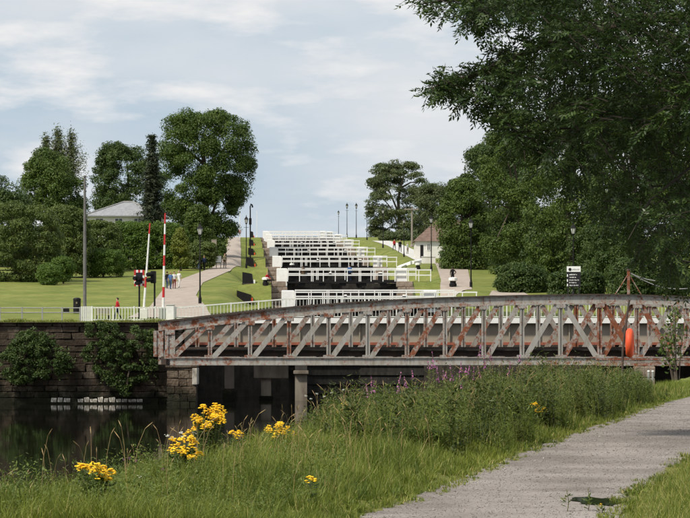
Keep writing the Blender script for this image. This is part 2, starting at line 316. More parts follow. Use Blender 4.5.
# ------------------------------------------------------------------ terrain
GATE_D = [217, 258, 306, 353, 399, 445, 491, 537]
GATE_Z = [7.75, 10.75, 13.55, 16.3, 19.1, 21.8, 24.2, 26.2]          # walkway level at each gate
def axis(D): return 9.46 - 0.038 * np.asarray(D, dtype=float)
BASE = [(100, 6.0), (189, 6.15), (217, 7.5), (258, 10.3), (306, 13.3), (353, 16.2), (399, 18.9), (445, 21.6), (491, 24.1), (537, 26.2), (580, 27.0), (900, 27.0), (3000, 20)]
BASE_R = [(100, 6.0), (191, 6.0), (217, 7.5)] + BASE[3:]
def Hbase(D, right=False): return interp(D, BASE_R if right else BASE)
def Hfar(X, D, terr=True):
    X = np.asarray(X, dtype=float); D = np.asarray(D, dtype=float); u = X - axis(D)
    z = np.where(u > 0, interp(D, BASE_R), interp(D, BASE))
    z = z + 0.18 * np.sin(X * .13 + D * .05) * np.clip((D - 225) / 40, 0, 1) * np.clip((np.abs(u) - 16) / 10, 0, 1)
    if terr:
        zs = np.zeros_like(z)
        kk = np.clip(np.searchsorted(GATE_D, D, side='right') - 1, 0, 7)
        gz = np.array(GATE_Z); gd = np.array(GATE_D, dtype=float)
        nx = np.clip(kk + 1, 0, 7); dn = gd[nx] - D
        rise = np.clip(1 - (dn - .5) / 9.0, 0, 1); rise = rise * rise * (3 - 2 * rise)
        zs = gz[kk] + (gz[nx] - gz[kk]) * rise
        zs = np.where(D < 217, z + (gz[0] - z) * np.clip((D - 208) / 9, 0, 1), zs)
        wgt = np.clip((12.2 - np.abs(u)) / 3.2, 0, 1); wgt = wgt * wgt * (3 - 2 * wgt) * np.clip((D - 206) / 8, 0, 1) * np.clip((600 - D) / 40, 0, 1)
        z = z * (1 - wgt) + (zs - .05) * wgt
    return z
def ground_at(px, py, terr=True, d0=191, d1=620):
    """distance at which the line of sight through a photo pixel meets the hillside"""
    D = np.arange(d0, d1, .25); X = PX(px, D); yy = HY - (Hfar(X, D, terr) - EYE) / D * F
    i = np.argmax(yy <= py)
    d = D[i] if yy[i] <= py else D[np.argmin(yy)]
    return Vector((PX(px, d), d, float(Hfar(PX(px, d), d, terr))))

def grid_obj(name, XX, YY, ZZ, matname, parent=None, smooth=True):
    nr, nc = XX.shape; V = np.stack([XX, YY, ZZ], axis=-1).reshape(-1, 3)
    i = np.arange(nr - 1)[:, None] * nc + np.arange(nc - 1)[None, :]
    q = np.stack([i, i + 1, i + nc + 1, i + nc], axis=-1).reshape(-1, 4)
    return link(name, np_mesh(name, V, np.full(len(q), 4), q.ravel(), matname, smooth=smooth), parent)
dl = np.concatenate([np.arange(188.5, 260, 1.0), np.arange(260, 560, 1.5), np.linspace(560, 3000, 30)])
t_ = np.linspace(0, 1, 60) ** 2.2
def left_edge(D): return interp(D, [(188, -12.75), (204, -12.75), (214, -6.6), (217, float(axis(217)) - 7.3)]) * (D < 217) + (axis(D) - 7.3) * (D >= 217)
def right_edge(D): return interp(D, [(204, 62), (205, 22), (214, 9.6), (217, float(axis(217)) + 7.3)]) * (D < 217) + (axis(D) + 7.3) * (D >= 217)
top = dl > 560
XX = left_edge(dl)[:, None] - t_[None, :] * np.where(top, 900, 160)[:, None]; XX[top, 0] = axis(dl[top])
tag(grid_obj('hillside_left', XX, np.repeat(dl[:, None], 60, 1), Hfar(XX, np.repeat(dl[:, None], 60, 1)), 'lawn'), kind='structure')
dr = np.concatenate([np.arange(204, 260, 1.0), np.arange(260, 560, 1.5), np.linspace(560, 3000, 30)]); top = dr > 560
XX = right_edge(dr)[:, None] + t_[None, :] * np.where(top, 900, 160)[:, None]; XX[top, 0] = axis(dr[top]) + .01
tag(grid_obj('hillside_right', XX, np.repeat(dr[:, None], 60, 1), Hfar(XX, np.repeat(dr[:, None], 60, 1)), 'lawn'), kind='structure')

CREST = np.array([(-9, -20), (-7.6, 20), (-4.5, 30.0), (-3.4, 36.5), (-2.2, 44), (-.5, 53), (3.2, 65), (8, 77), (11.6, 100), (15.6, 121), (24, 129), (60, 135), (170, 138)], dtype=float)
def sdist(X, D):
    p = np.stack([X, D], axis=-1); best = np.full(X.shape, 1e9); sg = np.ones(X.shape)
    for a, b in zip(CREST[:-1], CREST[1:]):
        ab = b - a; ap = p - a; tt = np.clip((ap @ ab) / (ab @ ab), 0, 1); d = ap - tt[..., None] * ab; dd = np.hypot(d[..., 0], d[..., 1])
        cr = ab[1] * ap[..., 0] - ab[0] * ap[..., 1]; u = dd < best; best = np.where(u, dd, best); sg = np.where(u, np.sign(cr), sg)
    return best * sg
def Hnear(X, D):
    X = np.asarray(X, dtype=float); D = np.asarray(D, dtype=float); s = sdist(X, D)
    z = 3.2 - 4.8 * np.clip((1.5 - s) / 9.0, 0, 1) ** 1.25
    path_l = interp(D, PL); bump = .05 * np.sin(X * 1.3 + D * .7) + .04 * np.sin(X * 2.9 - D * 1.9)
    off = np.minimum(np.abs(X - path_l), np.abs(X - interp(D, PR))); inside = (X > path_l) & (X < interp(D, PR))
    return z + np.where(inside, 0, bump + .03) * np.clip(off / .8, 0, 1)
def pathpt(px, py): d = F * 2.0 / (py - HY); return (d, PX(px, d))
PL = [(-20, -2.6), (15, -1.2)] + [pathpt(*q) for q in ((357, 518), (402, 502), (440, 487), (500, 462), (560, 438), (620, 418), (665, 403), (690, 397))] + [(90, 15.6), (100, 23.0), (108, 40), (114, 90), (119, 160)]
PR = [(-20, .4), (15, 1.6)] + [pathpt(*q) for q in ((618, 518), (639, 491), (690, 457))] + [(50, 7.9), (62, 11.6), (72, 16.5), (80, 24), (88, 42), (94, 92), (99, 162)]
gx = np.concatenate([np.arange(-26, 30, .65), np.linspace(30, 170, 40)]); gd_ = np.concatenate([np.arange(-20, 90, .7), np.arange(90, 152, 1.2)])
XX, YY = np.meshgrid(gx, gd_); tag(grid_obj('bank_ground', XX, YY, Hnear(XX, YY), 'bank_earth'), kind='structure')
# mown grass sheet on the right bank beyond the tall herbs
def strip(name, left, right, Ds, hf, matname, lift, n=10):
    a = interp(Ds, left); b = interp(Ds, right); tt = np.linspace(0, 1, n)
    XX = a[:, None] * (1 - tt) + b[:, None] * tt; YY = np.repeat(Ds[:, None], n, 1)
    return grid_obj(name, XX, YY, hf(XX, YY) + lift, matname)
Ds = np.arange(-18, 99, .8)
def grain(name, scale, lo, hi):
    t = MAT[name].node_tree; b = t.nodes['Principled BSDF']; src = b.inputs['Base Color'].links[0].from_socket
    g = N(t, 'ShaderNodeNewGeometry'); n = N(t, 'ShaderNodeTexNoise'); n.inputs['Scale'].default_value = scale; n.inputs['Detail'].default_value = 8; n.inputs['Roughness'].default_value = .75
    m = N(t, 'ShaderNodeMapRange'); m.inputs[1].default_value = .3; m.inputs[2].default_value = .7; m.inputs[3].default_value = lo; m.inputs[4].default_value = hi; h = N(t, 'ShaderNodeHueSaturation')
    t.links.new(g.outputs['Position'], n.inputs['Vector']); t.links.new(n.outputs['Fac'], m.inputs[0]); t.links.new(m.outputs[0], h.inputs['Value']); t.links.new(src, h.inputs['Color']); t.links.new(h.outputs[0], b.inputs['Base Color'])
grain('gravel', 22, .62, 1.3); grain('lawn', 1.1, .72, 1.25); grain('pink_gravel', 1.5, .85, 1.12); grain('white_paint', 4, .88, 1.04)
tag(strip('gravel_path', PL, PR, Ds, lambda X, Y: np.full(X.shape, 3.2), 'gravel', .012), kind='structure')
tag(strip('mown_bank', [(78, 8.8), (100, 12.4), (121, 16.6), (126, 22), (133, 60)], [(d, x - .25) for d, x in PL if d > 60] + [(133, 170)], np.arange(78, 133, .8), Hnear, 'lawn', .03, 40), kind='structure')
tag(strip('mown_bank', [(d, x + .25) for d, x in PR if d > 45], [(45, 40), (99, 170)], np.arange(52, 98, 1.0), Hnear, 'lawn', .03, 30), kind='structure')
# canal water
wm = MB(); wm.add([(-300, -60, 0), (170, -60, 0), (170, 216.6, 0), (-300, 216.6, 0)], [(0, 1, 2, 3)]); tag(wm.build('canal_water', 'water'), kind='structure')
bd = MB(); bd.add([(-300, -60, -3), (170, -60, -3), (170, 216.6, -3), (-300, 216.6, -3)], [(0, 1, 2, 3)]); tag(bd.build('canal_bed', 'mortar'), kind='structure')
# towpath climbing on the left, right-hand gravel and road
def pix_strip(name, lpx, rpx, matname, lift=.05, n=8):
    Lp = sorted([(ground_at(x, y, False).y, PX(x, ground_at(x, y, False).y)) for x, y in lpx]); Rp = sorted([(ground_at(x, y, False).y, PX(x, ground_at(x, y, False).y)) for x, y in rpx])
    d0 = max(Lp[0][0], Rp[0][0]); d1 = min(Lp[-1][0], Rp[-1][0])
    return strip(name, Lp, Rp, np.arange(d0, d1, 1.0), Hfar, matname, lift, n)
tag(pix_strip('towpath_left', [(128, 318), (150, 307), (163, 290), (180, 280), (211, 268.5), (220, 262), (226, 250), (229.5, 236)], [(212, 318), (206, 307), (196, 296), (203, 283), (230, 271), (241, 262), (241, 250), (240, 235)], 'pink_gravel'), kind='structure')
tag(pix_strip('gravel_yard', [(440, 290), (441, 280), (436, 265), (433, 263)], [(472, 290), (470, 280), (467, 265), (462, 262)], 'pink_gravel'), kind='structure')
tag(pix_strip('track', [(489, 296), (492, 291)], [(530, 296), (520, 291)], 'pink_gravel'), kind='structure')
tag(pix_strip('pale_road', [(424, 265), (404, 255), (388, 246), (372, 241)], [(436, 263), (421, 253), (400, 244), (382, 239)], 'pale_road'), kind='structure')
rd = MB(); rd.box(-160, -12.9, 193.6, 206.2, 6.0, 6.30); tag(rd.build('road', 'tarmac'), kind='structure')

# ------------------------------------------------------------------ quay wall on the left, stone by stone
qd = 189.0
QX0, QX1 = -46.0, PX(168.5, qd)
qw = thing('quay_wall', 'dark rubble stone quay wall rising from the water below the left lawn', 'wall', (QX1, qd, 0))
k = MB(); k.box(QX0, QX1 - .06, qd + .14, qd + 2.2, -1.5, 6.17); k.box(QX0, -12.8, qd + 2.2, 204, -1.5, 5.95); k.build('core', 'mortar', qw)
stone_meshes = []
def stone_mesh(nm, j, matname):
    b = MB(); b.cbox(-.5, .5, -.5, .5, -.5, .5, .07)
    b.v = [(x + random.uniform(-j, j), y + random.uniform(-j, j) * .6, z + random.uniform(-j, j)) for x, y, z in b.v]
    return b.mesh(nm, matname)
SM = [stone_mesh('stone', .085, 'quay_stone') for _ in range(10)]; SP = [stone_mesh('stone', .08, 'pale_stone') for _ in range(5)]
SQ = [stone_mesh('stone', .05, 'pier_stone') for _ in range(6)]
SL = [stone_mesh('stone', .03, 'lock_stone') for _ in range(6)]
def stone(par, ms, cx, cy, cz, sx, sy, sz, name='stone'):
    o = link(name, random.choice(ms), par, False)
    o.location = Vector((cx, cy, cz)) - par.location; o.scale = (sx, sy, sz); return o
z = -.15; row = 0
hts = []
while z < 6.1:
    h = random.uniform(.42, .62)
    if z + h > 5.95: h = 6.2 - z
    hts.append((z, h)); z += h
for z0, h in hts:
    x = QX1
    while x > PX(-14, qd):
        wd = random.uniform(.6, 1.45)
        stone(qw, SM, x - wd / 2, qd + .06 + random.uniform(-.05, .04), z0 + h / 2, wd - .035, .42, h - .035); x -= wd
fl = MB(); fl.box(QX0, PX(-14, qd) - .3, qd + .03, qd + .14, -1.5, 6.17); fl.build('far_face', 'quay_stone', qw)
# pale stones along the waterline
x = 50.5
while x < 142:
    wd = random.uniform(4.5, 9); hh = random.uniform(.22, .42)
    if not (70 < x < 74): stone(qw, SP, PX(x + wd / 2, qd - .25), qd - .12, .22 + hh / 2 - .12, wd / F * qd - .09, .3, hh)
    x += wd
lg = MB(); lg.cbox(PX(35, qd), PX(147, qd), qd - .3, qd - .1, -.6, .13, .04); lg.build('ledge', 'quay_stone', qw)
# return face of the quay towards the lock mouth
rt = MB()
for k_ in range(12):
    for j in range(9):
        rt.cbox(-12.9, -12.72 + random.uniform(-.03, .03), 190.9 + j * 1.45 + (k_ % 2) * .3, 192.3 + j * 1.45 + (k_ % 2) * .3, -.2 + k_ * .51, .28 + k_ * .51, .04)
rt.build('return_face', 'quay_stone', qw)

# pier under the bridge end
pr = thing('stone_pier', 'square brown masonry pier with pale corner under left end of truss bridge', 'pier', (PX(183, 186), 186, 0))
px0, px1 = PX(167.5, 186), PX(196.5, 186)
cr = MB(); cr.box(px0 + .08, px1 - .08, 185.6, 188.6, -1.5, 2.75); cr.build('core', 'mortar', pr)
z = -.2
while z < 2.6:
    h = random.uniform(.45, .6); x = px0
    while x < px1 - .05:
        wd = min(random.uniform(.55, 1.0), px1 - x)
        if px1 - x - wd < .3: wd = px1 - x
        stone(pr, SQ, x + wd / 2, 185.6 + random.uniform(-.03, .03), z + h / 2, wd - .03, .3, h - .03); x += wd
    z += h
cp = MB(); cp.cbox(px0 - .1, px1 + .05, 185.35, 188.7, 2.76, 3.0, .05); cp.build('capstone', 'pier_stone', pr)
wq = MB(); wq.cbox(px1 - .28, px1 + .06, 185.36, 188.0, 1.5, 2.74, .04); wq.build('corner_stone', 'pale_stone', pr)

# wing walls leading to the first lock
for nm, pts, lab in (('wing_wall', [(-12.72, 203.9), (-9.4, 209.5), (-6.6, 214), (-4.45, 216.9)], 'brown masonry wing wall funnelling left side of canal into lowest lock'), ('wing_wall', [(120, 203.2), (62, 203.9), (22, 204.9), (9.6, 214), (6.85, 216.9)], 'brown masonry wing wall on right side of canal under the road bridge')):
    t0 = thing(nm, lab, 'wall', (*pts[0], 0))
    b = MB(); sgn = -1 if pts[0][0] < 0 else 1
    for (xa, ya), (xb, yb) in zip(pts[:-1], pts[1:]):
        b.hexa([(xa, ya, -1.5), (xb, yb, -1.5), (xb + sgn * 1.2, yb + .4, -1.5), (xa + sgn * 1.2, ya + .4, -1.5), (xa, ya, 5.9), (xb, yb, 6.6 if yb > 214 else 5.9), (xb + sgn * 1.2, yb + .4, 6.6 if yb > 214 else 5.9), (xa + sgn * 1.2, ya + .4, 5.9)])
    b.build('masonry', 'dark_stone', t0)

# ------------------------------------------------------------------ the rusty truss bridge
A = R(3.5); EX = Vector((math.cos(A), math.sin(A), 0)); EN = Vector((-math.sin(A), math.cos(A), 0)); O0 = Vector((0, 178, 0))
MBR = Matrix(((EX.x, EN.x, 0, O0.x), (EX.y, EN.y, 0, O0.y), (0, 0, 1, 0), (0, 0, 0, 1)))
def tr(px, py=335, off=0.0):
    q = (px - HX) / F; s = (q * (178 + off * EN.y) - off * EN.x) / (EX.x - q * EX.y); D = 178 + s * EX.y + off * EN.y
    return s, PZ(py, D)
top_px = [(170, 321), (210, 316.2), (250, 311.6), (289, 307.6), (328.6, 304), (367.8, 301.3), (407, 299), (445, 297.4), (483.7, 296.2), (522, 295.2), (560.5, 294.6), (599.5, 294.2), (637, 294.8), (675, 296), (713, 298), (751, 300.5), (790, 303), (828, 306.4), (866, 310)]
TS = [tr(*q) for q in top_px]; ts = [q[0] for q in TS]
def ztop(s): return float(interp(s, TS))
ZB0, ZB1 = 3.05, 3.62
br = thing('truss_bridge', 'rust-streaked grey steel truss swing bridge crossing the canal', 'bridge', tuple(O0))
br.rotation_euler = (0, 0, A)
def bpart(mb, name, m_, rust=0.0, par=None):
    o = link(name, mb.mesh(name, m_), par or br, False); o['rust'] = float(rust); return o
def seg(mb, s0, z0, s1, z1, wid, y0, y1):
    d = Vector((s1 - s0, 0, z1 - z0)).normalized(); nrm = Vector((-d.z, 0, d.x)) * wid / 2
    a0 = Vector((s0, 0, z0)); a1 = Vector((s1, 0, z1))
    vs = []
    for p in (a0 - nrm, a1 - nrm):
        pass
    q = [a0 - nrm, a1 - nrm, a1 + nrm, a0 + nrm]
    mb.hexa([(p.x, y0, p.z) for p in q] + [(p.x, y1, p.z) for p in q][0:4] if False else [(q[0].x, y0, q[0].z), (q[1].x, y0, q[1].z), (q[1].x, y1, q[1].z), (q[0].x, y1, q[0].z), (q[3].x, y0, q[3].z), (q[2].x, y0, q[2].z), (q[2].x, y1, q[2].z), (q[3].x, y1, q[3].z)])
for side in (0, 1):
    y = 0.0 if side == 0 else 5.2; so = 0.0 if side == 0 else -.89; far = side == 1
    st = [s + so for s in ts]
    # top chord, panel by panel: web plate, flanges, cover plate
    for i in range(len(st) - 1):
        a, b_ = st[i], st[i + 1]; za, zb = ztop(a - so), ztop(b_ - so); c1 = MB()
        for (lo, hi, yy0, yy1) in ((-.66, -.07, -.16, .16), (-.70, -.62, -.24, .24), (-.12, -.05, -.24, .24)):
            c1.hexa([(a, y + yy0, za + lo), (b_ - .012, y + yy0, zb + lo), (b_ - .012, y + yy1, zb + lo), (a, y + yy1, za + lo), (a, y + yy0, za + hi), (b_ - .012, y + yy0, zb + hi), (b_ - .012, y + yy1, zb + hi), (a, y + yy1, za + hi)])
        bpart(c1, 'top_chord', 'paint_rust', .01 if i > 2 else .06)
        c1 = MB(); c1.hexa([(a, y - .34, za - .05), (b_, y - .34, zb - .05), (b_, y + .34, zb - .05), (a, y + .34, za - .05), (a, y - .34, za + .02), (b_, y - .34, zb + .02), (b_, y + .34, zb + .02), (a, y + .34, za + .02)])
        bpart(c1, 'cover_plate', 'dark_steel')
    for i in range(len(st) - 1):
        a, b_ = st[i], st[i + 1]; c1 = MB()
        c1.box(a, b_ - .012, y - .17, y + .17, ZB0 + .08, ZB1 - .06); c1.box(a, b_ - .012, y - .27, y + .27, ZB0, ZB0 + .08); c1.box(a, b_ - .012, y - .27, y + .27, ZB1 - .06, ZB1)
        bpart(c1, 'bottom_chord', 'paint_rust', -.05 if 1 < i < 8 else .02)
    for i in range(len(st)):
        s = st[i]; zt = ztop(s - so) - .68; wv = .145 if 0 < i < len(st) - 1 else .36; c1 = MB()
        c1.box(s - wv, s - wv * .35, y - .20, y + .20, ZB1, zt); c1.box(s + wv * .35, s + wv, y - .20, y + .20, ZB1, zt); c1.box(s - wv * .35, s + wv * .35, y - .12, y + .12, ZB1, zt)
        rs = {0: .04, 1: .07, 2: .03, 3: .07, 4: -.02, 5: -.05, 6: .04, 7: .02, 8: .0, 9: -.03, 10: -.04, 11: .10, 12: .06}.get(i, .05) - (.0 if not far else -.02)
        bpart(c1, 'vertical', 'paint_rust', rs)
        if not far:
            for zz, hh, ww in ((ztop(s) - .80, .34, .34), (ZB1 + .02, .26, .40)):
                g = MB(); g.cbox(s - ww, s + ww, y - .255, y - .215, zz - hh / 2, zz + hh / 2, .008)
                for dx in (-.3, -.1, .1, .3):
                    for dz in (-.1, .1): g.lathe([(.022, 0), (.022, .02)], 5, (0, 0, 0)) if False else g.box(s + dx - .02, s + dx + .02, y - .275, y - .255, zz + dz - .02, zz + dz + .02)
                bpart(g, 'gusset', 'paint_rust', .05 if i < 5 or i in (6, 7, 11, 12) else .0)
    for i in range(len(st) - 1):
        a, b_ = st[i], st[i + 1]; za, zb = ztop(a - so) - .72, ztop(b_ - so) - .72
        kinds = '/' if i < 10 else ('\\/' if i < 14 else '\\')
        for kx, kd in enumerate(kinds):
            yy = y - .10 + .16 * kx; c1 = MB(); wd = .37
            if kd == '/': seg(c1, a + .26, ZB1 + .02, b_ - .26, zb, wd, yy - .05, yy + .03)
            else: seg(c1, a + .26, za, b_ - .26, ZB1 + .02, wd, yy - .05, yy + .03)
            e = MB()
            rs = {('/', 0): .07, ('/', 1): .0, ('/', 2): -.05, ('/', 3): -.03, ('/', 4): -.05, ('/', 5): .02, ('/', 6): .10, ('/', 7): .10, ('/', 8): .03, ('/', 9): -.03, ('\\', 10): -.08, ('/', 10): .09, ('\\', 11): .16, ('/', 11): .11, ('\\', 12): .10, ('/', 12): .0}.get((kd, i), .05)
            bpart(c1, 'diagonal', 'paint_rust', rs if not far else .04)
# floor: cross girders, stringers, rails
for i, s in enumerate(ts):
    c1 = MB(); c1.box(s - .45 - .18, s - .45 + .18, .28, 4.9, 3.1, 3.66); bpart(c1, 'cross_girder', 'dark_steel')
for yy in (1.6, 3.6):
    c1 = MB(); c1.box(ts[0] - .2, ts[-1] + .2, yy - .13, yy + .13, 3.67, 4.05); bpart(c1, 'stringer', 'dark_steel')
    c1 = MB(); c1.box(ts[0] - .2, ts[-1] + .2, yy - .035, yy + .035, 4.18, 4.33); bpart(c1, 'rail', 'dark_steel')
c1 = MB(); c1.box(ts[0] - .1, ts[-1] + .1, .9, 4.3, 4.06, 4.17); bpart(c1, 'deck', 'black_timber')
c1 = MB(); c1.box(ts[0] - .3, ts[0] + 1.4, -.32, 5.4, 2.99, 3.045); bpart(c1, 'bearing_plate', 'dark_steel')
c1 = MB(); sA, sB = tr(595)[0], tr(720)[0]; c1.box(sA, sB, -.9, -.35, 3.42, 3.52); c1.box(sA, sB, -.95, -.9, 3.0, 3.2); bpart(c1, 'walkway', 'paint_rust', .08)
# mast with stays on top of the truss
sm = tr(628.5)[0]; mz = ztop(sm)
ms = thing('cable_mast', 'thin rusty mast with two raking stays on top of the truss', 'mast', tuple(MBR @ Vector((sm, 0, mz + .02))))
def wp(s, z, y=0.0): return MBR @ Vector((s, y, z))
mm_ = MB(); mm_.box(sm - .09, sm + .09, -.09, .09, mz + .02, mz + 1.72, MBR); mm_.build('post', 'paint_rust', ms)['rust'] = .12
for dx in (-.95, .92):
    b = MB(); b.tube([wp(sm + dx, mz + .02), wp(sm, mz + 1.5)], .04, 5); b.build('stay', 'paint_rust', ms)['rust'] = .1
b = MB(); b.lathe([(.14, 0), (.14, .12)], 8, tuple(wp(sm, mz + 1.72))); b.build('cap', 'dark_steel', ms)
for k_, (x1, y1, sag) in enumerate(((656, 281, .1), (695, 288, .5))):
    b = MB(); e = tr(x1, y1); pts = []
    for q in range(9):
        f = q / 8; pts.append(wp(sm + (e[0] - sm) * f, mz + 1.6 + (e[1] - mz - 1.6) * f - sag * math.sin(math.pi * f)))
    b.tube(pts, .035, 4); b.build('cable', 'galvanised', ms)
# right-hand bearing pier
rp_ = thing('stone_pier', 'short stone pier under right part of truss bridge beside the lawn', 'pier', (PX(646, 180), 180, 0))
for i in range(4):
    for j in range(2): stone(rp_, SL, PX(641, 179) + j * .72 - .2, 178.7, -.3 + i * .82 + .4, .7, 1.4, .8)

# ------------------------------------------------------------------ white road bridge behind
RD = 196.0
rb = thing('road_bridge', 'white-railed road bridge with pale girder behind the rusty truss', 'bridge', (4, RD, 6))
XL, XR = PX(197, RD), 40.0
b = MB(); b.box(XL - 2, XR, RD - .1, RD + 8.4, 6.15, 6.52); b.build('deck', 'concrete', rb)
b = MB(); b.box(XL - 1.6, XR, RD - .32, RD - .1, 6.12, 6.54); b.build('edge_beam', 'white_paint', rb)
b = MB(); b.box(XL - 1, XR, RD + .25, RD + .32, 4.62, 6.14); b.build('girder_web', 'girder_cream', rb)
for i in range(21):
    xx = XL + 1 + i * 2.35; b = MB(); b.box(xx - .05, xx + .05, RD + .08, RD + .245, 4.63, 6.11); b.build('stiffener', 'girder_cream', rb)
b = MB(); b.box(XL - 1, XR, RD + .05, RD + .5, 4.42, 4.615); o = b.build('bottom_flange', 'red_flange', rb); o['rust'] = 0.0
b = MB(); b.box(XL - 1, XR, RD + 7.6, RD + 7.9, 4.5, 6.14); b.build('far_girder', 'dark_steel', rb)
def par_top(x): return float(interp(x, [(PX(166, RD), 7.32), (PX(230, RD), 7.72), (PX(290, RD), 8.08), (PX(345, RD), 8.15), (30, 8.15)]))
bx_ = MB(); bx_.box(-.018, .018, -.018, .018, 0, 1); bal = bx_.mesh('baluster', 'rail_white')
x = PX(176, RD); i = 0; prev = None
pts = []
while x < XR:
    zt = par_top(x)
    if i % 8 == 0:
        b = MB(); b.box(x - .05, x + .05, RD - .26, RD - .16, 6.55, zt + .02); b.build('parapet_post', 'rail_white', rb)
        pts.append((x, zt))
    else:
        o = link('baluster', bal, rb, False); o.location = Vector((x, RD - .21, 6.62)) - rb.location; o.scale = (1, 1, zt - 6.66)
    x += .27; i += 1
for (xa, za), (xb, zb) in zip(pts[:-1], pts[1:]):
    b = MB(); b.hexa([(xa + .05, RD - .26, za - .1), (xb - .05, RD - .26, zb - .1), (xb - .05, RD - .16, zb - .1), (xa + .05, RD - .16, za - .1), (xa + .05, RD - .26, za), (xb - .05, RD - .26, zb), (xb - .05, RD - .16, zb), (xa + .05, RD - .16, za)]); b.build('top_rail', 'rail_white', rb)
    b = MB(); b.box(xa + .05, xb - .05, RD - .24, RD - .18, 6.60, 6.66); b.build('lower_rail', 'rail_white', rb)
# supports under the road bridge
def column(label, x0, x1, y0, zt, d, plinth=None, cap=None):
    t0 = thing('concrete_column', label, 'column', (PX((x0 + x1) / 2, d), d, 0))
    b = MB(); b.cbox(PX(x0, d), PX(x1, d), d, d + .9, -1.5, zt, .04); b.build('shaft', 'concrete', t0)
    if plinth: b = MB(); b.cbox(PX(x0, d) - .15, PX(x1, d) + .15, d - .15, d + 1.05, -1.5, plinth, .05); b.build('plinth', 'quay_stone', t0)
    if cap: b = MB(); b.cbox(PX(cap[0], d), PX(cap[1], d), d - .4, d + 1.6, cap[2], zt + .05 if cap[3] is None else cap[3], .05); b.build('cap_block', 'concrete', t0)
column('pale concrete column standing in the water under left part of bridges', 224.5, 234, 362, 4.4, 198.5, .95)
column('concrete column carrying a broad block under the bridges', 261, 271, 362, 2.0, 199, .35, (254, 288.5, 1.75, 3.05))
column('pale concrete column nearest the herbs, right of the block under the bridges', 295, 307, 362, 4.4, 197.5, None, (293.5, 308.5, 2.1, 2.4))
b = MB(); b.box(PX(289, 199), PX(296, 199), 199, 199.6, -1.5, 4.4); dp = thing('timber_fender', 'dark upright timber fender post beside the concrete columns', 'post', (PX(291, 199), 199, 0)); b.build('post', 'black_timber', dp)
b = MB(); b.box(PX(288.8, 199), PX(293.4, 199), 198.95, 199.65, 2.4, 2.6); b.build('band', 'dark_steel', dp)

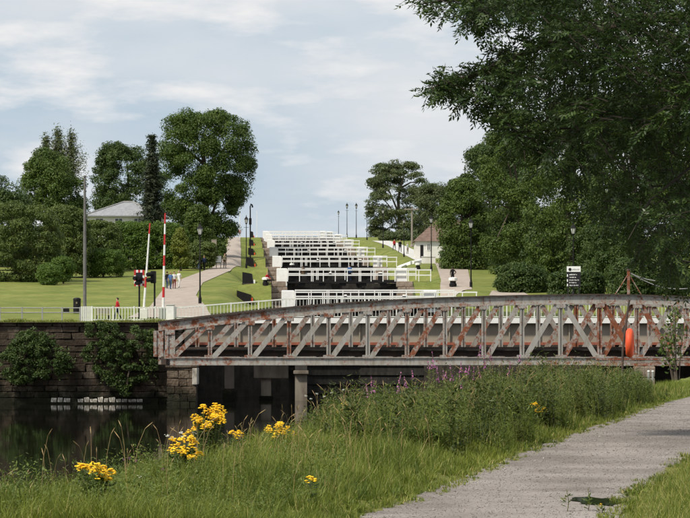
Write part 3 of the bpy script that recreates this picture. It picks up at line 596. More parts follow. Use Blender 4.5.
# ------------------------------------------------------------------ locks
ORD = ['lowest', 'second', 'third', 'fourth', 'fifth', 'sixth', 'seventh', 'topmost']
rail_post = MB(); rail_post.box(-.04, .04, -.04, .04, 0, 1.15); rp_mesh = rail_post.mesh('post', 'white_paint')
for k_, (D, z) in enumerate(zip(GATE_D, GATE_Z)):
    ax = float(axis(D)); xl, xr = ax - 5.65, ax + 5.65; ext = [4.6, 3.6, 2.9, 2.6, 2.4, 2.2, 2.0, 2.0][k_]
    wh = 'of the flight' if k_ in (0, 7) else 'from the bottom of the flight'
    g = thing('lock_gate', f'black timber lock gate with white railed walkway, {ORD[k_]} {wh}', 'lock gate', (ax, D, z), 0, 'lock gates of the flight')
    zb = z - 4.6 if k_ else -1.2
    for sgn in (-1, 1):                       # two mitred leaves
        b = MB(); x0, x1 = (xl, ax + .05) if sgn < 0 else (ax + .051, xr); d0, d1 = (D + .2, D + 1.7) if sgn < 0 else (D + 1.7, D + .2)
        b.hexa([(x0, d0, zb), (x1, d1, zb), (x1, d1 + .4, zb), (x0, d0 + .4, zb), (x0, d0, z - .22), (x1, d1, z - .22), (x1, d1 + .4, z - .22), (x0, d0 + .4, z - .22)])
        lf = b.build('leaf', 'black_timber', g)
        for zz in np.arange(zb + .5, z - .3, .8):
            b = MB(); b.hexa([(x0, d0 - .14, zz), (x1, d1 - .14, zz), (x1, d1 - .005, zz), (x0, d0 - .005, zz), (x0, d0 - .14, zz + .26), (x1, d1 - .14, zz + .26), (x1, d1 - .005, zz + .26), (x0, d0 - .005, zz + .26)]); o = b.build('beam', 'black_timber'); o.parent = lf; o.matrix_parent_inverse = Matrix.Identity(4)
    b = MB(); b.box(xl, xr + ext, D - .5, D + .15, z - .2, z - .04); b.box(xl, xr, D + 1.9, D + 2.5, z, z + .18); b.build('walkway', 'black_paint', g)
    for q in range(5): b = MB(); b.box(xl + 1.2 + q * 2.1, xl + 1.9 + q * 2.1, D - .34, D - .1, z - .5, z - .205); b.build('bracket', 'black_paint', g)
    if k_ < 5:
        for q, (dx, w_) in enumerate(((1.5, .5), (4.3, .35), (7.0, .35), (9.4, .5))):
            b = MB(); b.cbox(xl + dx, xl + dx + w_, D + .8, D + 1.2, z - .215, z + .55 + .25 * (q % 2), .04); wg = b.build('winding_gear', 'black_paint', g)
            b = MB(); b.cbox(xl + dx + .05, xl + dx + w_ - .05, D + .84, D + 1.16, z + .555 + .25 * (q % 2), z + .72 + .25 * (q % 2), .03); o = b.build('gear_cap', 'white_paint' if q % 2 else 'black_paint'); o.parent = wg; o.matrix_parent_inverse = Matrix.Identity(4)
    for yy, xe, up in ((D - .42, xr + ext, 0), (D + 2.35, xr + ext * .6, .22)):
        b = MB(); th = .045 if k_ < 4 else .055
        for zz in (.56, 1.10): b.box(xl + .03, xe, yy - th, yy + th, z + zz + up, z + zz + .11 + up)
        hr = b.build('handrail', 'white_paint', g)
        nn = int((xe - xl) / (1.15 if up == 0 else 1.4))
        for q in range(nn + 1):
            o = link('post', rp_mesh); o.parent = hr; o.matrix_parent_inverse = Matrix.Identity(4); o.location = (xl + .08 + q * (xe - xl - .16) / nn, yy, z - .04 + up)
            if k_ < 5 and q % 4 == 2:
                o = link('post', rp_mesh); o.parent = hr; o.matrix_parent_inverse = Matrix.Identity(4); o.location = (xl + .24 + q * (xe - xl - .16) / nn, yy, z - .04 + up)
    # side walls of the chamber behind this gate
    D2 = GATE_D[k_ + 1] if k_ < 7 else D + 40; ax2 = float(axis(D2)); zt = z
    for sgn in (-1, 1):
        sd = 'left' if sgn < 0 else 'right'
        wl = thing('lock_wall', f'brown stone {sd} side wall of the {ORD[k_]} lock with white painted end', 'lock wall', (ax + sgn * 6.4, D, zt), 0, 'side walls of the locks')
        xa0, xa1 = ax + sgn * 5.68, ax + sgn * 7.35; xb0, xb1 = ax2 + sgn * 5.68, ax2 + sgn * 7.35
        b = MB(); zb2 = -1.5 if k_ == 0 else z - 5.5
        v = [(xa0, D + .4, zb2), (xa1, D + .4, zb2), (xb1, D2 - .5, zb2), (xb0, D2 - .5, zb2)]
        if sgn < 0: v = [v[1], v[0], v[3], v[2]]
        b.hexa(v + [(p[0], p[1], zt - .02) for p in v]); b.build('body', 'lock_stone', wl)
        # stepped face up to the next level: stones
        nz_ = (GATE_Z[k_ + 1] - z) if k_ < 7 else 2.0
        if k_ < 5:
            for r_ in range(5):
                for c_ in range(2):
                    hh = nz_ / 5; ww = .85
                    stone(wl, SL, (xb0 + xb1) / 2 + sgn * (c_ - .5) * .84 + (.1 if r_ % 2 else -.06), D2 - 1.0 - .25 * (4 - r_), z + hh * (r_ + .5) - .03, ww - .02, 1.0, hh - .02)
        b = MB(); xi, xo = ax + sgn * 5.62, ax + sgn * 6.72
        b.cbox(min(xi, xo), max(xi, xo), D - .3, D + 1.9, z - .6, z + 1.32, .05); b.build('white_block', 'white_paint', wl)
    # water in the chamber
    b = MB(); zw = (GATE_Z[k_] - .9) if k_ else GATE_Z[0] - .9
    b.add([(ax - 5.6, D + 2.2, zw), (ax + 5.6, D + 2.2, zw), (ax2 + 5.6, D2, zw), (ax2 - 5.6, D2, zw)], [(0, 1, 2, 3)]); tag(b.build('lock_water', 'water'), kind='structure')

# white kerb and low wall on the right of the second lock
kp = [ground_at(x, y) for x, y in ((399, 270), (404, 267), (412, 264), (423, 262))]
t0 = thing('white_kerb', 'curved white kerb at foot of the grass slope beside second lock', 'kerb', tuple(kp[0])); b = MB()
for a_, b_ in zip(kp[:-1], kp[1:]):
    d_ = (b_ - a_).normalized(); n_ = Vector((-d_.y, d_.x, 0)) * .3
    b.hexa([a_ - n_ - Vector((0, 0, .3)), b_ - n_ - Vector((0, 0, .3)), b_ + n_ - Vector((0, 0, .3)), a_ + n_ - Vector((0, 0, .3)), a_ - n_ + Vector((0, 0, .35)), b_ - n_ + Vector((0, 0, .35)), b_ + n_ + Vector((0, 0, .35)), a_ + n_ + Vector((0, 0, .35))])
b.build('kerb_stone', 'white_paint', t0)
q = ground_at(429, 263.5); t0 = thing('garden_wall', 'short white wall end at the foot of the pale road', 'wall', tuple(q)); b = MB()
b.cbox(PX(422, q.y), PX(435.5, q.y), q.y, q.y + 2.2, q.z - .4, q.z + .85, .06); b.build('masonry', 'render_white', t0)
b = MB(); b.box(PX(421.6, q.y), PX(435.9, q.y), q.y - .06, q.y + 2.26, q.z + .86, q.z + .94); b.build('coping', 'white_paint', t0)

# ------------------------------------------------------------------ lock-side machinery housings and bollards
HOUS = [(235, 252.5, 302, 289), (241, 254.5, 284, 270.5), (245.5, 255, 267, 256), (247.5, 254.5, 255.5, 247), (248.5, 254, 246, 238.5), (249.5, 253.8, 237.5, 230)]
for i, (x0, x1, yb, yt) in enumerate(HOUS):
    xm_ = (x0 + x1) / 2; x0, x1, yt = xm_ + (x0 - xm_) * .8, xm_ + (x1 - xm_) * .8, yb + (yt - yb) * .88; q = ground_at(xm_, yb); D = q.y; wd = (x1 - x0) / F * D; hh = (yb - yt) / F * D
    t0 = thing('machinery_housing', f'black wedge-topped lock machinery housing on left bank, {["nearest the road bridge","second up the slope","third up the slope","fourth up the slope","fifth up the slope","farthest up the slope"][i]}', 'housing', tuple(q), 0, 'machinery housings beside the locks')
    b = MB(); x0w, x1w = PX(x0, D), PX(x1, D); zq = q.z - .1
    h2 = hh * (.62 if i == 0 else .86)
    b.hexa([(x0w, D, zq), (x1w, D, zq), (x1w, D + 2.2, zq), (x0w, D + 2.2, zq), (x0w, D, zq + hh + .1), (x1w - (0 if i == 0 else wd * .15), D, zq + h2 + .1), (x1w - (0 if i == 0 else wd * .15), D + 2.2, zq + h2 + .1), (x0w, D + 2.2, zq + hh + .1)]); b.build('body', 'black_paint', t0)
    b = MB(); b.box(x0w - .05, x1w + .05, D - .06, D - .005, zq + .05, zq + .16); b.build('base_strip', 'dark_steel', t0)
    b = MB(); b.cbox(x1w + .01, x1w + .2, D + .1, D + .5, zq, zq + .5, .03); b.build('end_box', 'orange' if i != 1 else 'white_paint', t0)
def bollard(px, py, label, s=1.0):
    q = ground_at(px, py); t0 = thing('bollard', label, 'bollard', tuple(q), 0, 'black and white bollards')
    b = MB(); b.lathe([(.30 * s, -.1), (.30 * s, .25 * s), (.24 * s, .3 * s), (.24 * s, .48 * s)], 10, tuple(q)); b.build('body', 'black_paint', t0)
    b = MB(); b.lathe([(.26 * s, .481 * s), (.36 * s, .52 * s), (.36 * s, .72 * s), (.2 * s, .78 * s)], 10, tuple(q)); b.build('cap', 'white_paint', t0)
bollard(265.5, 285, 'black bollard with white cap beside the person in red by the lock')
bollard(418, 269.5, 'low black and white bollard on grass right of second lock')
bollard(453, 287, 'black bollard with white cap in front of the standing dark figure', 1.25)
bollard(292, 268.5, 'small white-capped bollard at left end of third lock gate', .8)

# ------------------------------------------------------------------ lamps, poles, signs
def lamp_proto():
    t0 = thing('lamp_post', 'x', 'street lamp')
    b = MB(); b.lathe([(.17, 0), (.17, .5), (.12, .62), (.085, .8)], 8); b.build('base', 'black_paint', t0)
    b = MB(); b.lathe([(.085, .8), (.06, 5.0), (.045, 5.72)], 8); b.tube([(-.4, 0, 5.3), (.4, 0, 5.3)], .025, 5); b.build('post', 'black_paint', t0)
    ln = MB(); ln.lathe([(.10, 5.72), (.15, 5.78), (.17, 5.86)], 6); ln.lathe([(.34, 6.36), (.30, 6.42), (.12, 6.66), (.05, 6.72), (.06, 6.8), (.02, 6.92)], 6)
    for k_ in range(6):
        a = k_ * math.pi / 3; ln.tube([(.16 * math.cos(a), .16 * math.sin(a), 5.85), (.31 * math.cos(a), .31 * math.sin(a), 6.37)], .018, 4)
    l = ln.build('lantern', 'black_paint', t0)
    g = MB(); g.lathe([(.14, 5.87), (.28, 6.35)], 6); o = g.build('pane', 'lamp_glass'); o.parent = l
    return t0
proto = lamp_proto(); first = [True]
def lamp(px, pyb, pyt, label, D=None, hmax=None):
    q = ground_at(px, pyb) if D is None else Vector((PX(px, D), D, float(Hfar(PX(px, D), D))))
    o = proto if first[0] else copy_tree(proto); first[0] = False
    h = (PZ(pyt, q.y) - q.z); o.location = q; s = h / 6.92; o.scale = (s * .82, s * .82, s); o['label'] = label; o['group'] = 'black lantern lamp posts'
    return q
lamp(200, 304, 222, 'black lantern lamp post beside the left towpath, nearest of the left ones')
lamp(246.3, 268, 215, 'black lantern lamp post on the left lock bank above the housings')
lamp(431.3, 271, 214, 'black lantern lamp post in front of the white cottage')
lamp(471, 287.5, 217, 'black lantern lamp post beside the gravel yard under the right trees')
lamp(573.3, 0, 222, 'black lantern lamp post against dark trees above the direction sign', D=232)
lamp(383, 248, 207, 'black lantern lamp post at left edge of the pale road')
lamp(404, 257, 217, 'black lantern lamp post beside the pale road near two walkers')
lamp(338.5, 236, 210, 'shortest far lamp post on the skyline above the locks')
lamp(347, 237, 202.5, 'tall far lamp post on skyline, left of a close pair')
lamp(356.3, 238, 202.5, 'tall far lamp post on skyline, right of a close pair')
lamp(367, 240, 207, 'far lamp post on the skyline against the pines')
# swan-neck post on the left bank
q = ground_at(250.3, 262); D = q.y; t0 = thing('swan_neck_post', 'tall black post with hooked swan-neck head above left lock bank', 'post', tuple(q))
b = MB(); zt = PZ(206, D); b.tube([q - Vector((0, 0, .2)), Vector((q.x, D, q.z + 1)), Vector((q.x, D, zt - .6))], [.14, .1, .085], 8); b.build('shaft', 'black_paint', t0)
b = MB(); b.tube([Vector((q.x, D, zt - .65)), Vector((q.x - .02, D, zt - .1)), Vector((q.x + .1, D, zt + .3)), Vector((q.x + .25, D, zt + .15)), Vector((q.x + .3, D, zt - .2))], [.085, .09, .1, .12, .14], 7); b.build('head', 'black_paint', t0)
b = MB(); b.box(q.x - .18, q.x + .18, D - .2, D + .2, zt - 2.6, zt - 1.7); b.build('box', 'black_paint', t0)
def pole(px, pyb, pyt, label, r=.05, m_='galvanised', name='flag_pole', D=None, cat='pole'):
    q = ground_at(px, pyb) if D is None else Vector((PX(px, D), D, float(Hfar(PX(px, D), D))))
    t0 = thing(name, label, cat, tuple(q)); b = MB(); h = PZ(pyt, q.y) - q.z
    b.lathe([(r * 1.3, -.3), (r * 1.2, h * .5), (r * .8, h)], 8, tuple(q)); b.build('shaft', m_, t0)
    b = MB(); b.lathe([(r * 1.3, h), (r * 1.4, h + .06), (r * .5, h + .14)], 8, tuple(q)); b.build('cap', m_, t0)
    b = MB(); b.lathe([(r * 2.4, -.1), (r * 2.4, .25), (r * 1.4, .4)], 8, tuple(q)); b.build('base', m_, t0); return q, t0
pole(84.8, 0, 177, 'tall grey metal mast standing alone at the left quay edge', .105, 'mast_grey', 'mast', 191.5)
pole(240, 238, 193, 'thin pale far flag pole left of swan-neck post', .05, 'white_paint')
pole(257, 236, 212, 'short thin far flag pole right of swan-neck post', .05, 'white_paint')
q, t0 = pole(412, 247, 207, 'wooden telegraph pole with crossarm beside the cottage', .14, 'timber_pole', 'telegraph_pole')
b = MB(); zt = PZ(209, q.y); b.box(q.x - 1.3, q.x + 1.1, q.y - .25, q.y - .13, zt - .15, zt + .05)
for dx in (-1.1, -.5, .4, .9): b.lathe([(.05, 0), (.05, .18)], 5, (q.x + dx, q.y - .19, zt + .05))
b.build('crossarm', 'timber_pole', t0)

# direction sign below the lamp
SD = 214.0; sx0, sx1 = PX(566.8, SD), PX(580.6, SD)
t0 = thing('direction_sign', 'white-headed black direction board on posts before the right trees', 'sign', (PX(573.5, SD), SD, float(Hfar(PX(573, SD), SD))))
b = MB(); b.box(sx0, sx1, SD, SD + .06, PZ(271.8, SD), PZ(266.3, SD)); hd = b.build('header_panel', 'sign_white', t0)
b = MB(); b.box(sx0, sx1, SD, SD + .06, PZ(287, SD), PZ(271.95, SD)); bd_ = b.build('board', 'sign_black', t0)
for xx in (sx0 + .12, sx1 - .12): b = MB(); b.box(xx - .05, xx + .05, SD + .07, SD + .17, t0.location.z - .3, PZ(268, SD)); b.build('post', 'sign_black', t0)
def glyphs(par, xs, z, h, mname, seed, n):
    b = MB(); rr = random.Random(seed); x = xs
    for _ in range(n):
        wq_ = rr.choice((.035, .045, .055)); b.box(x, x + wq_ * .35, SD - .012, SD - .002, z, z + h * rr.choice((1, .7, .7)))
        b.box(x + wq_ * .35 + .002, x + wq_, SD - .012, SD - .002, z + h * rr.choice((0, .3, .5)), z + h * .7); x += wq_ + rr.choice((.02, .02, .05))
    o = tag(b.build('lettering', mname), kind='stuff'); o.parent = par; o.matrix_parent_inverse = Matrix.Identity(4)
glyphs(hd, sx0 + .48, PZ(270.4, SD), .16, 'cloth_grey', 3, 8)
b = MB(); b.lathe([(.13, 0), (.13, .02)], 12); b.v = [(x + sx0 + .27, SD - .004 - z, y + PZ(269.4, SD)) for x, y, z in b.v]; o = b.build('emblem', 'sign_black'); o.parent = hd; o.matrix_parent_inverse = Matrix.Identity(4)
for r_, yy in enumerate((274.5, 277.2, 280, 282.5, 285.2)):
    glyphs(bd_, sx0 + .22, PZ(yy + .7, SD), .12, 'sign_white', 20 + r_, (9, 8, 11, 8, 10)[r_])
for yy in (275.5, 280.5, 285):
    b = MB(); b.box(sx0 + .01, sx0 + .1, SD - .012, SD - .002, PZ(yy + 1.2, SD), PZ(yy - 1.2, SD)); o = b.build('arrow_square', 'sign_white'); o.parent = bd_; o.matrix_parent_inverse = Matrix.Identity(4)

# ------------------------------------------------------------------ level crossing things on the left
def zroad(px, D): return float(Hfar(PX(px, D), D))
def arm(pts, cols, label, r, D):
    nst = len(cols)
    p0, p1 = P(*pts[0], D), P(*pts[1], D); t0 = thing('barrier_arm', label, 'barrier', tuple(p0))
    for i in range(nst):
        a_ = p0.lerp(p1, i / nst); c_ = p0.lerp(p1, (i + 1) / nst - .002); b = MB(); rr0 = r * (1.25 - .55 * i / nst)
        b.tube([a_, c_], [rr0, rr0 - r * .05], 6); b.build('stripe', 'red_paint' if cols[i] == 'R' else 'white_paint', t0)
    b = MB(); b.cbox(p0.x - .3, p0.x + .3, D - .35, D + .35, p0.z - .9, p0.z + .02, .04); b.build('pivot_box', 'rail_white', t0)
arm(((143.8, 309), (150, 223)), 'WWRWWWWR', 'thin raised barrier arm, mostly white with red tip, leaning right', .075, 196.5)
arm(((163.2, 308), (165.2, 213)), 'WRWWRWRWR', 'thick raised barrier arm banded red and white, upright', .085, 195.0)
def signal(px, pyt, label, board, D=193.2):
    zg = zroad(px, D); x = PX(px, D); t0 = thing('traffic_signal', label, 'traffic light', (x, D, zg)); zt = PZ(pyt, D)
    b = MB(); b.lathe([(.075, -.3), (.065, zt - zg - .15)], 8, (x, D, zg)); b.build('post', 'black_paint', t0)
    if board:
        b = MB(); b.box(x - .40, x + .40, D - .1, D - .07, zt - 1.25, zt); bo = b.build('backboard', 'sign_black', t0)
        for i in range(5):
            for zz in (zt - .2, zt - 1.25):
                b = MB(); b.box(x - .4 + i * .16, x - .24 + i * .16, D - .112, D - .102, zz, zz + .2); o = b.build('stripe', 'red_paint' if i % 2 == 0 else 'white_paint'); o.parent = bo; o.matrix_parent_inverse = Matrix.Identity(4)
        for i in range(4):
            for xx in (x - .4, x + .26):
                b = MB(); b.box(xx, xx + .14, D - .112, D - .102, zt - 1.05 + i * .2125, zt - .845 + i * .2125); o = b.build('stripe', 'red_paint' if i % 2 else 'white_paint'); o.parent = bo; o.matrix_parent_inverse = Matrix.Identity(4)
        heads = ((-.16, -.62, 0), (.16, -.62, 0), (0, -1.0, 0))
        for dx, dz, _ in heads:
            b = MB(); pts = [(x + dx, D - .12, zt + dz), (x + dx - .1, D - .32, zt + dz - .01), (x + dx - .2, D - .5, zt + dz - .03)]
            b.tube(pts, [.15, .16, .15], 8); b.build('lamp_hood', 'black_paint', t0)
    else:
        b = MB(); b.cbox(x - .30, x + .12, D - .25, D + .1, zt - .95, zt, .05); b.build('lamp_head', 'black_paint', t0)
        for dz in (-.25, -.68):
            b = MB(); b.tube([(x - .2, D - .2, zt + dz), (x - .42, D - .42, zt + dz - .02), (x - .55, D - .52, zt + dz - .05)], [.16, .17, .15], 8); b.build('lamp_hood', 'black_paint', t0)
signal(139.3, 270, 'traffic signal on red and white chequered board at the crossing', True)
signal(154.6, 271, 'black traffic signal seen from the side, without a board', False, 193.0)
t0 = thing('control_cabinet', 'pale grey-white control cabinet at the fence near the bridge end', 'cabinet', (PX(170, 193), 193, 6.1)); b = MB()
b.cbox(PX(166.3, 193), PX(174.5, 193), 192.6, 193.5, 6.0, PZ(305, 193), .04); b.build('body', 'rail_white', t0)
b = MB(); b.box(PX(166.8, 193), PX(174, 193), 192.58, 192.598, 6.2, PZ(306.5, 193)); b.build('door', 'white_paint', t0)
b = MB(); b.box(PX(166, 193), PX(174.8, 193), 192.55, 193.55, PZ(305, 193), PZ(304.4, 193)); b.build('lid', 'rail_white', t0)
# white paling fence on the quay
FD = 191.2; t0 = thing('paling_fence', 'white paling fence along the quay edge in front of the crossing', 'fence', (PX(125, FD), FD, 6.1))
zt = PZ(306.6, FD)
for zz in (6.32, zt - .12): b = MB(); b.box(PX(92, FD), PX(166, FD), FD - .03, FD + .03, zz, zz + .09); b.build('rail', 'rail_white', t0)
x = PX(92, FD); i = 0
while x < PX(166, FD):
    if i % 7 == 0: b = MB(); b.box(x - .06, x + .06, FD - .06, FD + .06, 6.05, zt + .03); b.build('post', 'rail_white', t0)
    else: o = link('paling', bal, t0, False); o.location = Vector((x, FD - .05, 6.2)) - t0.location; o.scale = (1.5, .8, zt - 6.25)
    x += .23; i += 1
t0 = thing('gate_panel', 'closed white gate panel between tall mast and paling fence', 'gate', (PX(86, FD), FD, 6.1))
for x_ in np.arange(PX(80.8, FD), PX(91.5, FD), .145): b = MB(); b.box(x_, x_ + .11, FD - .03, FD + .02, 6.15, zt + .02); b.build('board', 'rail_white', t0)
for zz in (6.35, 6.95): b = MB(); b.box(PX(80.6, FD), PX(91.6, FD), FD + .022, FD + .07, zz, zz + .1); b.build('crossbar', 'rail_white', t0)
t0 = thing('rail_fence', 'low two-rail grey metal fence along the left lawn above the quay', 'fence', (PX(40, FD), FD, 6.1))
for zz in (PZ(308, FD), PZ(312.6, FD)): b = MB(); b.tube([(-40, FD, zz), (PX(80.5, FD), FD, zz)], .04, 5); b.build('rail', 'galvanised', t0)
for x_ in (-33, -30, -27.5, PX(0, FD), PX(22, FD), PX(42.3, FD), PX(62, FD), PX(80, FD)): b = MB(); b.box(x_ - .05, x_ + .05, FD - .05, FD + .05, 6.0, PZ(307, FD)); b.build('post', 'galvanised', t0)
# litter bin, small black box, bench
q = ground_at(77, 313.5); t0 = thing('litter_bin', 'tall black litter bin on the lawn beside the mast', 'bin', tuple(q)); hh = 15.5 / F * q.y; wd = 7.6 / F * q.y / 2
b = MB(); b.lathe([(wd * .92, -.05), (wd, .1), (wd, hh * .86)], 12, tuple(q)); b.build('body', 'black_paint', t0, smooth=False)
b = MB(); b.lathe([(wd * 1.06, hh * .861), (wd * 1.06, hh * .92), (wd * .8, hh), (wd * .3, hh * 1.02)], 12, tuple(q)); b.build('lid', 'black_paint', t0)
b = MB(); b.box(q.x - .06, q.x + .06, q.y - wd - .02, q.y - wd + .01, q.z + hh * .62, q.z + hh * .74); b.build('badge', 'cloth_khaki', t0)
q = ground_at(66, 312.5); t0 = thing('equipment_box', 'small squat black box on the lawn left of the litter bin', 'box', tuple(q))
b = MB(); b.cbox(q.x - .24, q.x + .24, q.y, q.y + .4, q.z - .05, q.z + .32, .03); b.build('body', 'black_paint', t0)
b = MB(); b.cbox(q.x - .27, q.x + .27, q.y - .03, q.y + .43, q.z + .33, q.z + .40, .02); b.build('lid', 'black_paint', t0)
t0 = thing('bench', 'wooden bench behind the paling fence near the red-shirted person', 'bench', (PX(103, 193.5), 193.5, 6.25)); bx0, bx1 = PX(96, 193.5), PX(110, 193.5)
for i in range(3): b = MB(); b.box(bx0, bx1, 193.3 + i * .14, 193.42 + i * .14, 6.72, 6.76); b.build('seat_slat', 'timber_pole', t0)
for i in range(3): b = MB(); b.box(bx0, bx1, 193.76, 193.8, 6.86 + i * .14, 6.97 + i * .14); b.build('back_slat', 'timber_pole', t0)
for x_ in (bx0 + .1, bx1 - .1): b = MB(); b.box(x_ - .04, x_ + .04, 193.3, 193.75, 6.25, 6.715); b.build('leg', 'black_paint', t0)
# notice boards on the path
for px, py, wd, h0, h1, lab, cl in ((214, 268, 5, 9, 28, 'pale notice board on posts at the bend of the left path', 'girder_cream'), (218.5, 269, 5.5, 4, 13, 'low white poster board beside the left path', 'sign_white')):
    q = ground_at(px, py); k_ = q.y / F; t0 = thing('notice_board', lab, 'sign', tuple(q))
    b = MB(); b.box(q.x - wd * k_ / 2, q.x + wd * k_ / 2, q.y, q.y + .05, q.z + h0 * k_ + .3, q.z + h1 * k_); b.build('panel', cl, t0)
    b = MB(); b.box(q.x - wd * k_ / 2 - .03, q.x + wd * k_ / 2 + .03, q.y - .02, q.y + .07, q.z + h1 * k_ + .002, q.z + h1 * k_ + .06); b.build('frame', 'timber_pole', t0)
    for sg in (-1, 1): b = MB(); b.box(q.x + sg * wd * k_ * .4 - .04, q.x + sg * wd * k_ * .4 + .04, q.y + .055, q.y + .13, q.z - .1, q.z + h1 * k_ - .05); b.build('post', 'timber_pole', t0)
# litter of small red roadside sign at the gravel yard's back
q = ground_at(462, 263.8); t0 = thing('round_sign', 'small round red and white roadside sign before right trees', 'sign', tuple(q)); b = MB(); b.lathe([(.26, 0), (.26, .03)], 14); b.v = [(x + q.x, q.y - z, y + q.z + .75) for x, y, z in b.v]; b.build('disc', 'red_paint', t0)
b = MB(); b.lathe([(.14, 0), (.14, .02)], 12); b.v = [(x + q.x, q.y - .032 - z, y + q.z + .75) for x, y, z in b.v]; b.build('centre', 'sign_white', t0)
b = MB(); b.box(q.x - .03, q.x + .03, q.y + .005, q.y + .06, q.z - .2, q.z + .75); b.build('post', 'galvanised', t0)

# ------------------------------------------------------------------ lifebuoy on the near bank
LD = 73.0; q = Vector((PX(628, LD), LD, 3.2)); t0 = thing('lifebuoy_stand', 'orange-red lifebuoy seen nearly edge-on, hung on dark post before truss', 'lifebuoy', tuple(q))
bx = PX(629.3, LD); bz = PZ(343, LD); Rr, rr_ = .32, .115; b = MB(); vs = []; fs = []; ang = R(80)
for i in range(28):
    for j in range(10):
        a, c_ = 2 * math.pi * i / 28, 2 * math.pi * j / 10; x_ = (Rr + rr_ * math.cos(c_)) * math.cos(a); y_ = rr_ * math.sin(c_) * .95; z_ = (Rr + rr_ * math.cos(c_)) * math.sin(a)
        vs.append((bx + x_ * math.cos(ang) - y_ * math.sin(ang), LD - .12 + x_ * math.sin(ang) + y_ * math.cos(ang), bz + z_))
        fs.append((i * 10 + j, i * 10 + (j + 1) % 10, ((i + 1) % 28) * 10 + (j + 1) % 10, ((i + 1) % 28) * 10 + j))
b.add(vs, fs); rg = b.build('ring', 'orange', t0, smooth=True)
b = MB(); b.tube([(PX(622, LD), LD + .05, 3.1), (PX(623, LD), LD + .05, PZ(350, LD)), (PX(627, LD), LD + .05, PZ(318, LD)), (PX(629.5, LD), LD + .05, PZ(300, LD))], [.04, .036, .033, .03], 7); b.build('post', 'dark_steel', t0)
b = MB(); b.box(PX(626, LD), PX(631, LD), LD - .1, LD + .08, bz + .12, bz + .17); b.build('hook', 'dark_steel', t0)

# ------------------------------------------------------------------ houses
def gable_windows(par, rects, D, dy=0.0):
    for (x0, x1, z0, z1) in rects:
        b = MB(); b.box(x0, x1, D - .03, D + .02, z0, z1); f_ = b.build('window', 'white_paint', par)
        for s_ in (0, 1):
            xm = (x0 + x1) / 2; b = MB(); b.box(x0 + .08 if s_ == 0 else xm + .04, xm - .04 if s_ == 0 else x1 - .08, D - .045, D - .032, z0 + .08, z1 - .08); o = b.build('pane', 'glass'); o.parent = f_; o.matrix_parent_inverse = Matrix.Identity(4)
HD = 338.0; hz = float(Hfar(PX(125, HD), HD)); x0, x1 = PX(88, HD), PX(161, HD); ze = PZ(215.5, HD); zr = PZ(200.5, HD)
hs = thing('white_house', 'white house with grey hipped slate roof half hidden behind the left hedge', 'house', (PX(125, HD), HD, hz))
b = MB(); b.box(x0, x1, HD, HD + 8, hz - 1, ze); b.build('wall', 'render_white', hs)
def hip(name, x0, x1, y0, y1, ze, zr, rx0, rx1, par, ov=.5):
    b = MB(); ym = (y0 + y1) / 2; v = [(x0 - ov, y0 - ov, ze), (x1 + ov, y0 - ov, ze), (x1 + ov, y1 + ov, ze), (x0 - ov, y1 + ov, ze), (rx0, ym, zr), (rx1, ym, zr), (x0 - ov, y0 - ov, ze - .15), (x1 + ov, y0 - ov, ze - .15), (x1 + ov, y1 + ov, ze - .15), (x0 - ov, y1 + ov, ze - .15)]
    b.add(v, [(0, 1, 5, 4), (1, 2, 5), (2, 3, 4, 5), (3, 0, 4), (6, 7, 1, 0), (7, 8, 2, 1), (8, 9, 3, 2), (9, 6, 0, 3), (9, 8, 7, 6)]); r_ = b.build(name, 'slate', par)
    b = MB()
    for a_, c_ in ((0, 4), (1, 5), (2, 5), (3, 4), (4, 5)): b.tube([Vector(v[a_]) + Vector((0, 0, .05)), Vector(v[c_]) + Vector((0, 0, .05))], .11, 5)
    o = b.build('ridge', 'galvanised'); o.parent = r_; o.matrix_parent_inverse = Matrix.Identity(4); return r_
rf = hip('roof', x0, x1, HD, HD + 8, ze, zr, PX(121, HD), PX(130, HD), hs)
b = MB(); b.box(PX(146, HD), PX(150, HD), HD + 5, HD + 6, zr - 1.6, zr + .9); o = b.build('chimney', 'render_white'); o.parent = rf; o.matrix_parent_inverse = Matrix.Identity(4)
gable_windows(hs, [(x0 + 1 + i * 2.6, x0 + 2.1 + i * 2.6, ze - 1.7, ze - .35) for i in range(4)], HD)
b = MB(); b.box(PX(80, HD), x0 - .01, HD + 2, HD + 6, hz - 1, PZ(221, HD)); b.build('side_wing', 'render_white', hs)
b = MB(); b.box(PX(79.4, HD), x0 - .02, HD + 1.9, HD + 6.1, PZ(221, HD) + .003, PZ(220, HD)); b.build('wing_roof', 'slate', hs)
q = ground_at(424, 258.5); CD = q.y; t0 = thing('cottage', 'white cottage with steep brown tiled roof beside the pale road', 'cottage', tuple(q))
xa, xb = PX(415.5, CD), PX(470, CD); ze = PZ(240.5, CD); zr = PZ(219, CD)
b = MB(); b.box(xa, xb, CD + 1, CD + 8, q.z - .5, ze); b.build('wall', 'render_white', t0)
ya, yb = CD + .6, CD + 8.4; xr0 = PX(437, CD)
b = MB(); b.add([(xa - .3, ya, ze - .05), (xb, ya, ze - .05), (xb, yb, ze - .05), (xa - .3, yb, ze - .05), (xr0, (ya + yb) / 2, zr), (xb, (ya + yb) / 2, zr)], [(0, 1, 5, 4), (1, 2, 5), (2, 3, 4, 5), (3, 0, 4), (3, 2, 1, 0)]); rf = b.build('roof', 'red_tile', t0)
b = MB(); b.box(PX(444, CD), PX(449, CD), (ya + yb) / 2 - .5, (ya + yb) / 2 + .5, zr - .5, zr + 1.0); o = b.build('chimney', 'render_white'); o.parent = rf; o.matrix_parent_inverse = Matrix.Identity(4)
b = MB(); b.box(PX(420.5, CD), PX(423.5, CD), CD + .95, CD + .99, q.z, q.z + 1.9); b.build('door', 'black_paint', t0)
gable_windows(t0, [(PX(427, CD), PX(430.5, CD), ze - 1.35, ze - .4)], CD + .97)
